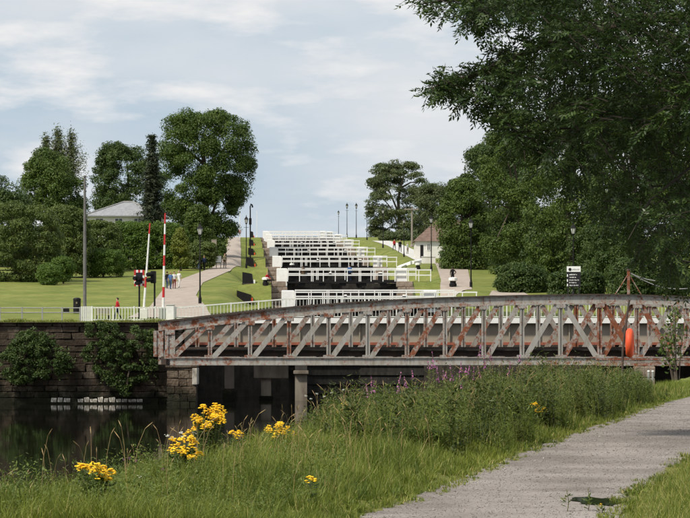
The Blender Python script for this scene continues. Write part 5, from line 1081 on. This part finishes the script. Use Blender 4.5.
# ------------------------------------------------------------------ grass and herbs on the near bank
def blades(name, root, h, wd, lean, matname, rnd, parent=None, simple=0.0):
    n = len(root); q = rng.uniform(size=n) < simple; parts = []
    if simple > 0: parts.append(blade_geo(root[q], h[q], wd[q], lean[q], rnd[q], True))
    if simple < 1: parts.append(blade_geo(root[~q], h[~q], wd[~q], lean[~q], rnd[~q], False))
    V = np.concatenate([p_[0] for p_ in parts]); c_ = np.concatenate([p_[1] for p_ in parts]); r_ = np.concatenate([p_[3] for p_ in parts]); l_ = parts[0][2] if len(parts) == 1 else np.concatenate([parts[0][2], parts[1][2] + len(parts[0][0])])
    return link(name, np_mesh(name, V, c_, l_, matname, r_), parent)
def blade_geo(root, h, wd, lean, rnd, simple):
    n = len(root); a = rng.uniform(0, 2 * np.pi, n); sd = np.stack([np.cos(a), np.sin(a), np.zeros(n)], axis=1); dirn = np.stack([np.cos(a + 1.3 + rng.normal(size=n) * .6), np.sin(a + 1.3 + rng.normal(size=n) * .6), np.zeros(n)], axis=1)
    h = h[:, None]; lean = lean[:, None]; wd = wd[:, None]
    mid = root + np.array([0, 0, 1.0]) * h * .55 + dirn * lean * h * .28; tip = root + np.array([0, 0, 1.0]) * h * (1 - .35 * lean) + dirn * lean * h
    if simple: return np.stack([root - sd * wd, root + sd * wd, tip], axis=1).reshape(-1, 3), np.full(n, 3), np.arange(3 * n), np.repeat(rnd, 3)
    V = np.stack([root - sd * wd, root + sd * wd, mid + sd * wd * .7, mid - sd * wd * .7, tip], axis=1).reshape(-1, 3); o_ = (np.arange(n) * 5)[:, None]
    loops = (o_ + np.array([0, 1, 2, 3, 3, 2, 4])).ravel(); counts = np.tile([4, 3], n)
    return V, counts, loops, np.repeat(rnd, 5)
def rnd_strip(n, d0, d1, lo, hi, dp=1.0):
    D = d0 + (d1 - d0) * rng.uniform(0, 1, n) ** dp; a, c_ = lo(D), hi(D); return a + (c_ - a) * rng.uniform(0, 1, n), D
crX = lambda D: np.interp(D, CREST[:, 1], CREST[:, 0]); plX = lambda D: interp(D, PL); prX = lambda D: interp(D, PR)
patch = lambda X, D: .5 + .5 * np.sin(X * .9 + 1.7 * np.sin(D * .35)) * np.sin(D * .55 + 1.1 * np.sin(X * .6))
def tufts(nt, d0, d1, lo, hi, dpow, per, hfun, dryfun, edge):
    TX, TD = rnd_strip(nt, d0, d1, lo, hi, dpow); dp_ = edge(TX, TD); th_ = hfun(TX, TD, dp_); k = np.clip((per * (.4 + .9 * rng.uniform(0, 1, nt))).astype(int), 6, 80); idx = np.repeat(np.arange(nt), k); m = len(idx)
    a = rng.uniform(0, 6.28, m); r_ = np.abs(rng.normal(size=m)) * .055 * np.clip(th_[idx] / .3, .5, 1.6); X = TX[idx] + r_ * np.cos(a); D = TD[idx] + r_ * np.sin(a); h = th_[idx] * rng.uniform(.45, 1.15, m)
    tone = np.clip(.42 * patch(TX * 1.3 + 4, TD) + .5 * rng.uniform(0, 1, nt), 0, .8)[idx]; rn = np.clip(tone * .75 + .28 * rng.uniform(0, 1, m) - .05, 0, .79); dry = rng.uniform(size=m) < dryfun(TX, TD, dp_)[idx]; rn = np.where(dry, rng.uniform(.84, 1, m), rn)
    return np.stack([X, D, Hnear(X, D) - .02], 1), h, .0045 + .0035 * rng.uniform(0, 1, m) * (D / 35), rng.uniform(.12, .85, m), rn
rt_, h, wd_, le, rn = tufts(7600, 24.5, 62, lambda d: crX(d) - 2.2, lambda d: plX(d) + .06, 1.5, 34, lambda X, D, dp: (.06 + .34 * np.clip(dp / 1.7, 0, 1) ** .8 * np.where(X / D * F + HX < 180, .85, 1)) * rng.uniform(.5, 1.5, len(X)) * (.7 + .5 * patch(X, D)), lambda X, D, dp:   .04 + .40 * (rng.uniform(size=len(X)) < .10 + .18 * ((X / D * F + HX > 215) & (X / D * F + HX < 345) & (D > 34))) * np.clip(dp / 1.2, 0, 1), lambda X, D: plX(D) - X + .12)
tag(blades('bank_grass', rt_, h, wd_, le, 'grass_blade', rn, simple=.72), 'long uneven green and straw grass along left of the gravel path', 'grass', kind='stuff')
for lab, eg, lo_, hi_ in (('small grass tufts creeping over left edge of the gravel path', lambda X, D: plX(D) + .45 - X, lambda d: plX(d) - .15, lambda d: plX(d) + .30), ('small grass tufts creeping over right edge of the gravel path', lambda X, D: X - prX(D) + .4, lambda d: prX(d) - .28, lambda d: prX(d) + .12)):
    rt_, h, wd_, le, rn = tufts(1500, 25, 72, lo_, hi_, 1.3, 14, lambda X, D, dp: (.035 + .14 * np.clip(dp, 0, .5)) * rng.uniform(.6, 1.7, len(X)) * (patch(X * 6, D * 2.3) > .36), lambda X, D, dp: np.full(len(X), .15), eg); q_ = h > .01
    tag(blades('edge_grass', rt_[q_], h[q_], wd_[q_], le[q_], 'grass_blade', rn[q_]), lab, 'grass', kind='stuff')
n = 60000; X, D = rnd_strip(n, 24, 50, lambda d: prX(d) - .12, lambda d: prX(d) + 2.6, 1.4); dp_ = X - prX(D) + .12
h = (.05 + .26 * np.clip(dp_ / 1.5, 0, 1)) * rng.uniform(.5, 1.3, n); rn = np.where(rng.uniform(size=n) < .25, rng.uniform(.82, 1, n), rng.uniform(.1, .75, n))
tag(blades('verge_grass', np.stack([X, D, Hnear(X, D) - .02], 1), h, .004 + .003 * rng.uniform(0, 1, n), rng.uniform(.2, .9, n), 'grass_blade', rn, simple=1.0), 'short mixed grass on the right verge of the gravel path', 'grass', kind='stuff')
n = 60000; X, D = rnd_strip(n, 60, 100, lambda d: crX(d) - 1.5, lambda d: plX(d) + .12, 1.2); dp_ = plX(D) - X + .12; h = (.06 + .25 * np.clip(dp_ / 2.5, 0, 1)) * rng.uniform(.5, 1.2, n) * np.where((D > 82) & (dp_ < 3.2), .35, 1)
tag(blades('far_bank_grass', np.stack([X, D, Hnear(X, D) - .02], 1), h, .010 + .004 * rng.uniform(0, 1, n), rng.uniform(.2, .8, n), 'grass_blade', rng.uniform(.1, .8, n), simple=1.0), 'grass beyond the herbs along far part of the path', 'grass', kind='stuff')
n = 5000; X = rng.uniform(PX(-5, 189.5), QX1, n); D = rng.uniform(189.0, 190.6, n)
tag(blades('quay_edge_grass', np.stack([X, D, np.full(n, 6.1)], 1), rng.uniform(.1, .38, n) * (.5 + patch(X * 2, D)), np.full(n, .02), rng.uniform(.3, .9, n), 'grass_blade', rng.uniform(.1, .95, n)), 'ragged grass fringe along top edge of the quay wall', 'grass', kind='stuff')
def shoots(name, X, D, h, matname, per, hl, asp=.22, lo=.12, wd=.004):
    n = len(X); root = np.stack([X, D, Hnear(X, D) - .02], 1); ln = rng.normal(size=(n, 2)) * .10; idx = np.repeat(np.arange(n), per); f = np.tile(np.linspace(lo, 1, per), n) + rng.uniform(-.03, .03, n * per); a = np.tile(np.arange(per) * 2.4, n) + rng.uniform(0, 6.28, n)[idx]
    H_ = h[idx]; pos = root[idx] + np.stack([ln[idx, 0] * f * f * H_, ln[idx, 1] * f * f * H_, f * H_], 1); od = np.stack([np.cos(a), np.sin(a), np.full(len(a), .45) + rng.normal(size=len(a)) * .35], 1); od = unit(od)
    s = hl * rng.uniform(.7, 1.3, len(a)) * (1.15 - .55 * f) * np.clip(H_ / .8, .6, 1.2); nr = np.stack([-np.cos(a) * .5, -np.sin(a) * .5, np.ones(len(a))], 1) + .4 * rng.normal(size=(len(a), 3))
    V, c_, l_ = leaves(pos + od * s[:, None], nr, s, asp, od, .1); tone = np.clip(.45 * patch(X * 4.3 + 7, D * 3.7) + .55 * rng.uniform(0, 1, n), 0, 1)[idx]; rv = np.repeat(np.clip(.5 * tone + .5 * rng.uniform(0, 1, len(a)), 0, 1), 4)
    o = link(name, np_mesh(name, V, c_, l_, matname, rv)); return o, root, ln
TOPY = [(300, 405), (322, 390), (345, 386), (372, 384), (400, 386), (430, 383), (455, 377), (480, 370), (510, 364), (545, 359), (580, 361), (610, 364), (635, 369), (652, 380), (665, 396)]
nc = 940; X, D = rnd_strip(nc, 40, 86, lambda d: crX(d) - 2.4, lambda d: plX(d) - .25, 1.0); pxx = X / D * F + HX; dp_ = plX(D) - X
ok = (pxx > 306) & (pxx < 668); X, D, pxx, dp_ = X[ok], D[ok], pxx[ok], dp_[ok]; nc = len(X)
hc = (PZ(interp(pxx, TOPY), D) - Hnear(X, D)) * np.clip(.42 + dp_ / (.9 + 1.5 * (pxx < 520)), .35, 1) * rng.uniform(.70, 1.28, nc); hc = np.clip(hc, .25, 2.1); rc_ = rng.uniform(.11, .24, nc) * np.clip(hc, .6, 1.3)
idx = np.repeat(np.arange(nc), rng.integers(7, 18, nc)); m = len(idx); a = rng.uniform(0, 6.28, m); r_ = np.sqrt(rng.uniform(0, 1, m)); XS = X[idx] + r_ * rc_[idx] * np.cos(a); DS = D[idx] + r_ * rc_[idx] * np.sin(a)
hS = hc[idx] * (1 - .42 * r_ ** 1.6) * rng.uniform(.74, 1.0, m); kind_ = rng.choice([0, 0, 0, 1, 1, 2], nc)[idx]
for kk, (per, hl, asp, lab) in enumerate(((27, .062, .20, 'narrow-leaved tall willowherb stems massed on the bank'), (20, .070, .34, 'broad-leaved tall herbs massed on the bank'), (26, .082, .17, 'long-leaved upright herbs massed on the bank'))):
    q_ = kind_ == kk; o, root, ln = shoots('bank_herbs', XS[q_], DS[q_], hS[q_], ('herb_leaf', 'herb_dark', 'herb_olive')[kk], per, hl, asp, .05); tag(o, lab, 'herbs', kind='stuff')
    tag(blades('herb_stems', root, hS[q_], np.full(len(root), .005), np.full(len(root), .12), 'grass_blade', rng.uniform(.2, .9, len(root))), ('thin', 'stout', 'wiry')[kk] + ' upright stems among the tall bank herbs', 'stems', kind='stuff')
n = 26000; X, D = rnd_strip(n, 42, 84, lambda d: crX(d) - 1.2, lambda d: plX(d) - .1, 1.1); ok = (X / D * F + HX > 320); X, D = X[ok], D[ok]; dp_ = plX(D) - X
tag(blades('tall_bank_grass', np.stack([X, D, Hnear(X, D) - .02], 1), (.12 + .75 * np.clip(dp_ / 2, 0, 1)) * rng.uniform(.5, 1.1, len(X)) * (.5 + .7 * patch(X * 2, D)), np.full(len(X), .008), rng.uniform(.1, .5, len(X)), 'grass_blade', np.where(rng.uniform(size=len(X)) < .2, rng.uniform(.85, 1, len(X)), rng.uniform(0, .6, len(X)))), 'tall coarse grass growing between the bank herbs', 'grass', kind='stuff')
n = 3400; X, D = rnd_strip(n, 25, 54, lambda d: crX(d) - 1.6, lambda d: plX(d) - .8, 1.3); ok = (X / D * F + HX < 345); X, D = X[ok], D[ok]
o, root, ln = shoots('low_herbs', X, D, rng.uniform(.2, .62, len(X)) * (.6 + .6 * patch(X * 2, D)), 'herb_leaf', 18, .05, .42); tag(o, 'scattered low leafy herbs among the long grass at left', 'herbs', kind='stuff')
# seed-head grasses
n = 380; X, D = rnd_strip(n, 27, 56, lambda d: crX(d) - 2.0, lambda d: plX(d) - 1.0, 1.0); X2, D2 = rnd_strip(420, 44, 78, lambda d: crX(d) - 1.0, lambda d: plX(d) - .7, 1.0); q_ = X2 / D2 * F + HX > 315; X2, D2 = X2[q_], D2[q_]; h2 = (PZ(interp(X2 / D2 * F + HX, TOPY), D2) - Hnear(X2, D2)) * rng.uniform(.55, 1.0, len(X2))
hs_ = np.concatenate([rng.uniform(.45, .85, n), np.clip(h2, .3, 1.5)]); X = np.concatenate([X, X2]); D = np.concatenate([D, D2]); zr_ = Hnear(X, D); b = MB()
for x_, d_, z_, h_ in zip(X, D, zr_, hs_):
    a = random.uniform(0, 6.28); l_ = random.uniform(.05, .3) * h_; c0, s0 = math.cos(a), math.sin(a); p1 = (x_ + c0 * l_ * .4, d_ + s0 * l_ * .4, z_ + h_ * .7); p2 = (x_ + c0 * l_, d_ + s0 * l_, z_ + h_); p3 = (x_ + c0 * l_ * 1.6, d_ + s0 * l_ * 1.6, z_ + h_ * 1.1)
    b.tube([(x_, d_, z_), p1, p2], [.0028, .0022, .0016], 3, False); b.tube([p2, ((p2[0] + p3[0]) / 2, (p2[1] + p3[1]) / 2, (p2[2] + p3[2]) / 2), p3], [.002, .0065, .002], 4, False)
tag(b.build('seed_grass', 'seed_straw'), 'straw-coloured seed heads standing above the long grass', 'grass', kind='stuff')
# loose stones on the path
n = 14000; X, D = rnd_strip(n, 25, 75, lambda d: plX(d) - .1, lambda d: prX(d) + .1, 1.6); ok = ((X - PX(597, 29.8)) / .40) ** 2 + ((D - 29.8) / 1.15) ** 2 > 1; X, D = X[ok], D[ok]; n = len(X); sz = rng.uniform(.004, .011, n) * (1 + 1.2 * (rng.uniform(size=n) < .04)) * (D / 35) ** .5
oc = np.array([(1, 0, 0), (0, 1, 0), (-1, 0, 0), (0, -1, 0), (0, 0, .7), (0, 0, -.5)]); an = rng.uniform(0, 6.28, n); jit = rng.uniform(.65, 1.25, (n, 6, 1)); co, si = np.cos(an)[:, None], np.sin(an)[:, None]
vx = oc[:, 0] * co - oc[:, 1] * si; vy = oc[:, 0] * si + oc[:, 1] * co; V = np.stack([vx, vy, np.repeat(oc[None, :, 2], n, 0)], -1) * jit * sz[:, None, None] + np.stack([X, D, np.full(n, 3.216)], 1)[:, None, :]
fc = np.array([(0, 1, 4), (1, 2, 4), (2, 3, 4), (3, 0, 4), (1, 0, 5), (2, 1, 5), (3, 2, 5), (0, 3, 5)]); loops = (np.arange(n)[:, None, None] * 6 + fc).ravel()
tag(link('path_gravel', np_mesh('path_gravel', V.reshape(-1, 3), np.full(n * 8, 3), loops, 'pebble', np.repeat(rng.uniform(0, 1, n) ** 1.4, 6))), 'loose grey stones scattered on the path surface', 'gravel', kind='stuff')
# puddle
b = MB(); pc = (PX(597, 29.8), 29.8); ring = [(pc[0] + .31 * math.cos(a) * (1 + .22 * math.sin(3 * a + 1) + .12 * math.sin(7 * a)), pc[1] + .7 * math.sin(a) * (1 + .2 * math.sin(4 * a) + .12 * math.sin(9 * a)), 3.222) for a in np.linspace(0, 2 * math.pi, 28)[:-1]]
b.add(ring, [tuple(range(27))]); tag(b.build('puddle', 'water'), kind='structure')

# flowering plants, one by one
def heads_mesh(b, c, r, n=7):
    b.lathe([(r * .55, -r * .35), (r, 0), (r * .62, r * .38)], n, c)
def ragwort(px, py, D, wpx, hpx, nst, label):
    c = P(px, py, D); zg = float(Hnear(c.x, D)); t0 = thing('ragwort_plant', label, 'wildflower', (c.x, D, zg), 0, 'yellow ragwort on the bank'); W, Hh = wpx / F * D / 2, hpx / F * D
    lc, ln_, lt = [], [], []; hb = MB()
    for i in range(nst):
        a = random.uniform(0, 6.28); rr = math.sqrt(random.random()); tx, ty, tz = c.x + W * rr * math.cos(a), D + W * rr * math.sin(a), c.z + Hh * .5 - Hh * random.random() * (.3 + .7 * rr); bx2, by2 = c.x + (tx - c.x) * .3, D + (ty - D) * .3
        b = MB(); b.tube([(bx2, by2, zg - .03), ((bx2 + tx) / 2, (by2 + ty) / 2, (zg + tz) / 2 + .03), (tx, ty, tz)], [.007, .006, .003], 5); b.build('stem', 'stem_green', t0)
        for k in range(24):
            f = random.uniform(.08, .92); lc.append((bx2 + (tx - bx2) * f, by2 + (ty - by2) * f, zg + (tz - zg) * f)); a2 = random.uniform(0, 6.28); lt.append((math.cos(a2), math.sin(a2), .35)); ln_.append((-.3 * math.cos(a2), -.3 * math.sin(a2), 1))
        fb = MB(); R0 = random.uniform(.045, .08)
        for k in range(random.randint(14, 22)):
            a2 = random.uniform(0, 6.28); r2 = R0 * math.sqrt(random.random()); heads_mesh(fb, (tx + r2 * math.cos(a2), ty + r2 * math.sin(a2), tz + .05 - r2 * r2 * 14 + random.uniform(-.03, .02)), random.uniform(.015, .022), 6)
        tag(fb.build('flower_head', 'petal_yellow', t0), kind='stuff')
    lc, lt, ln_ = map(np.array, (lc, lt, ln_)); s = rng.uniform(.03, .06, len(lc)); leaf_obj('leaves', lc + unit(lt) * s[:, None], ln_ + .3 * rng.normal(size=lc.shape), s, 'ragwort_leaf', rng.uniform(0, 1, len(lc)), t0, .4, lt)
ragwort(208, 422, 36.0, 44, 30, 34, 'largest yellow ragwort clump, standing against the dark water')
ragwort(186, 449, 32.5, 34, 20, 16, 'lower yellow ragwort just left of largest clump')
ragwort(236, 435, 37.5, 14, 8, 3, 'few yellow ragwort heads right of the largest clump')
ragwort(95, 475, 27.8, 34, 16, 16, 'yellow ragwort near bottom left of the bank')
ragwort(277, 433, 41, 38, 16, 17, 'yellow ragwort in the straw grass under the bridge piers')
ragwort(345, 409, 50, 12, 8, 3, 'small yellow ragwort among tall herbs at left end of truss middle')
ragwort(537, 408, 51, 17, 9, 6, 'small yellow ragwort at the path side of the tall herbs')
ragwort(424, 432, 43, 10, 5, 2, 'tiny yellow flower beside the dark sedge tussock')
ragwort(312, 480, 28.0, 8, 4, 1, 'single low yellow flower in grass near the path')
def willowherb(px, py, D, h, label):
    c = P(px, py, D); zg = float(Hnear(c.x, D)); t0 = thing('willowherb', label, 'wildflower', (c.x, D, zg), 0, 'purple willowherb on the bank'); tx = c.x; zt = c.z; lx = random.uniform(-.25, .25)
    b = MB(); b.tube([(tx - lx * .4 - .04, D, zg - .03), (tx - lx * h - .02, D, zt - h), (tx, D, zt)], [.007, .006, .003], 5); b.build('stem', 'stem_green', t0)
    n = 46; f = rng.uniform(0, 1, n); a = rng.uniform(0, 6.28, n); r_ = .042 * (1.05 - f) * rng.uniform(.5, 1.4, n); f = f ** 1.5; C = np.stack([tx + lx * (f - 1) * h + r_ * np.cos(a), D + r_ * np.sin(a), zt - h + f * h], 1); nr = np.stack([np.cos(a), np.sin(a), np.full(n, .3)], 1)
    tag(leaf_obj('flower_spike', C, nr, rng.uniform(.009, .017, n), 'petal_purple', f, t0, .8), kind='stuff')
    n = 40; f = rng.uniform(.1, .98, n); a = rng.uniform(0, 6.28, n); od = np.stack([np.cos(a), np.sin(a), np.full(n, .4)], 1); C = np.stack([np.full(n, tx), np.full(n, D), zg + (zt - h - zg) * f], 1); s = rng.uniform(.035, .06, n)
    leaf_obj('leaves', C + unit(od) * s[:, None], np.stack([-np.cos(a) * .4, -np.sin(a) * .4, np.ones(n)], 1), s, 'herb_leaf', rng.uniform(0, 1, n), t0, .2, od)
for i, (px, py) in enumerate([(371, 376), (374, 380), (366, 384), (401, 372), (404, 376), (412, 370), (428, 361), (433, 358), (437, 366), (443, 368), (446, 371), (450, 364), (461, 362), (466, 366), (470, 364), (474, 367), (478, 366), (481, 340), (484, 353), (490, 346), (510, 361), (520, 355), (400, 384), (459, 372), (432, 352)]):
    willowherb(px, py, random.uniform(48, 56), random.uniform(.12, .34), 'purple-pink willowherb spike rising from the tall bank herbs before the truss')
def umbel(px, py, D, r, matname, name, label, group):
    c = P(px, py, D); zg = float(Hnear(c.x, D)); t0 = thing(name, label, 'wildflower', (c.x, D, zg), 0, group); b = MB(); b.tube([(c.x, D, zg - .03), (c.x + .02, D, (zg + c.z) / 2), (c.x, D, c.z)], [.005, .005, .003], 5); b.build('stem', 'stem_green', t0)
    b = MB()
    for k in range(14): a = random.uniform(0, 6.28); q_ = r * math.sqrt(random.random()); heads_mesh(b, (c.x + q_ * math.cos(a), D + q_ * math.sin(a), c.z + random.uniform(-.01, .02)), r * .28, 6)
    tag(b.build('flower_head', matname, t0), kind='stuff')
    n = 12; f = rng.uniform(.1, .8, n); a = rng.uniform(0, 6.28, n); od = np.stack([np.cos(a), np.sin(a), np.full(n, .5)], 1); C = np.stack([np.full(n, c.x), np.full(n, D), zg + (c.z - zg) * f], 1); leaf_obj('leaves', C + unit(od) * .05, np.stack([-np.cos(a) * .4, -np.sin(a) * .4, np.ones(n)], 1), np.full(n, .05), 'herb_leaf', rng.uniform(0, 1, n), t0, .3, od)
for px, py, D in ((167, 436, 35.5), (172, 438, 35), (181, 433, 36), (183, 437, 35.5), (198, 497, 30), (140, 515, 28), (139, 477, 31)): umbel(px, py, D, .035, 'petal_white', 'white_wildflower', 'small white flower head in the long grass at left', 'white flowers on the bank')
for px, py in ((306, 396), (311, 399), (317, 394), (324, 397), (332, 393), (343, 390)): umbel(px, py, random.uniform(52, 56), .03, 'petal_white', 'pale_wildflower', 'pale flower head at left edge of tall herbs below the truss', 'pale flowers below the truss')
for px, py, D in ((124, 460, 33), (130, 459, 33), (136, 461, 33), (196, 447, 35), (166, 481, 31), (193, 478, 31), (230, 459, 34), (222, 498, 29.5), (252, 503, 29), (163, 470, 32), (285, 495, 30), (116, 484, 30.5)): umbel(px, py, D, .022, 'thistle_purple', 'thistle', 'small dull purple thistle head among the grass at left', 'thistles on the bank')
for px, py, D, m_ in ((567, 491, 28.2, 'stem_green'), (588, 489, 28.3, 'stem_green'), (601, 505, 27.9, 'petal_yellow'), (626, 489, 30.5, 'seed_straw'), (637, 486, 31, 'seed_straw')): umbel(px, py, D, .016, m_, 'weed_sprout', {567: 'thin green weed sprouting from gravel left of the puddle', 588: 'thin green weed sprouting from gravel just behind puddle', 601: 'small yellow flower beside the puddle on the path', 626: 'dry yellowish weed on verge right of the puddle', 637: 'dry yellowish weed at the verge, right-hand one near puddle'}[px], 'weeds around the puddle')
# dark sedge tussock
n = 900; a = rng.uniform(0, 6.28, n); r_ = .16 * np.sqrt(rng.uniform(0, 1, n)); X0 = PX(424, 41); X = X0 + r_ * np.cos(a); D = 41 + r_ * np.sin(a)
t0 = thing('sedge_tussock', 'dark green tussock of drooping sedge leaves near the path edge', 'grass', (X0, 41, float(Hnear(X0, 41))))
blades('leaves', np.stack([X, D, Hnear(X, D) - .02], 1), rng.uniform(.45, .75, n), np.full(n, .008), rng.uniform(.5, 1.1, n), 'herb_leaf', rng.uniform(0, .4, n), t0)
n = 60; X = X0 + rng.normal(size=n) * .05; blades('stalks', np.stack([X, np.full(n, 41.0), Hnear(X, np.full(n, 41.0))], 1), rng.uniform(.5, .8, n), np.full(n, .005), rng.uniform(.1, .3, n), 'grass_blade', rng.uniform(.7, 1, n), t0)
# leafy sapling before the right end of the truss
t0 = thing('sapling', 'slender leafy sapling in front of the truss at right edge', 'sapling', (PX(678, 168), 168, .3))
bp_, cc = t0.location.copy(), []
for i in range(9):
    e = P(random.uniform(661, 692), random.uniform(306, 352), 168 + random.uniform(-.6, .6)); b = MB(); mid = bp_.lerp(e, .55) + Vector((random.uniform(-.1, .1), 0, .1)); b.tube([bp_ - Vector((0, 0, .1)), mid, e], [.06, .035, .012], 5); b.build('stem', 'bark', t0)
    for k in range(46): f = random.uniform(.45, 1.03); p = (mid.lerp(e, (f - .45) / .55)); cc.append((p.x + random.gauss(0, .26), p.y + random.gauss(0, .26), p.z + random.gauss(0, .22)))
cc = np.array(cc); leaf_obj('leaves', cc, rng.normal(size=cc.shape) + np.array([0, -.4, .7]), rng.uniform(.09, .17, len(cc)), 'leaf_mid', rng.uniform(0, 1, len(cc)), t0, .55)
# two pale marker posts and a boulder by the lawn under the bridge
for px, lab in ((648.6, 'left of two short pale marker posts by the lawn under the truss'), (652.8, 'right of two short pale marker posts by the lawn under the truss')):
    q = Vector((PX(px, 120), 120, 3.2)); t0 = thing('marker_post', lab, 'post', tuple(q)); b = MB(); b.lathe([(.06, -.2), (.06, PZ(371.5, 120) - 3.2)], 8, tuple(q)); b.build('shaft', 'galvanised', t0); b = MB(); h_ = PZ(371.5, 120) - 3.2; b.lathe([(.07, h_), (.05, h_ + .05)], 8, tuple(q)); b.build('cap', 'white_paint', t0)
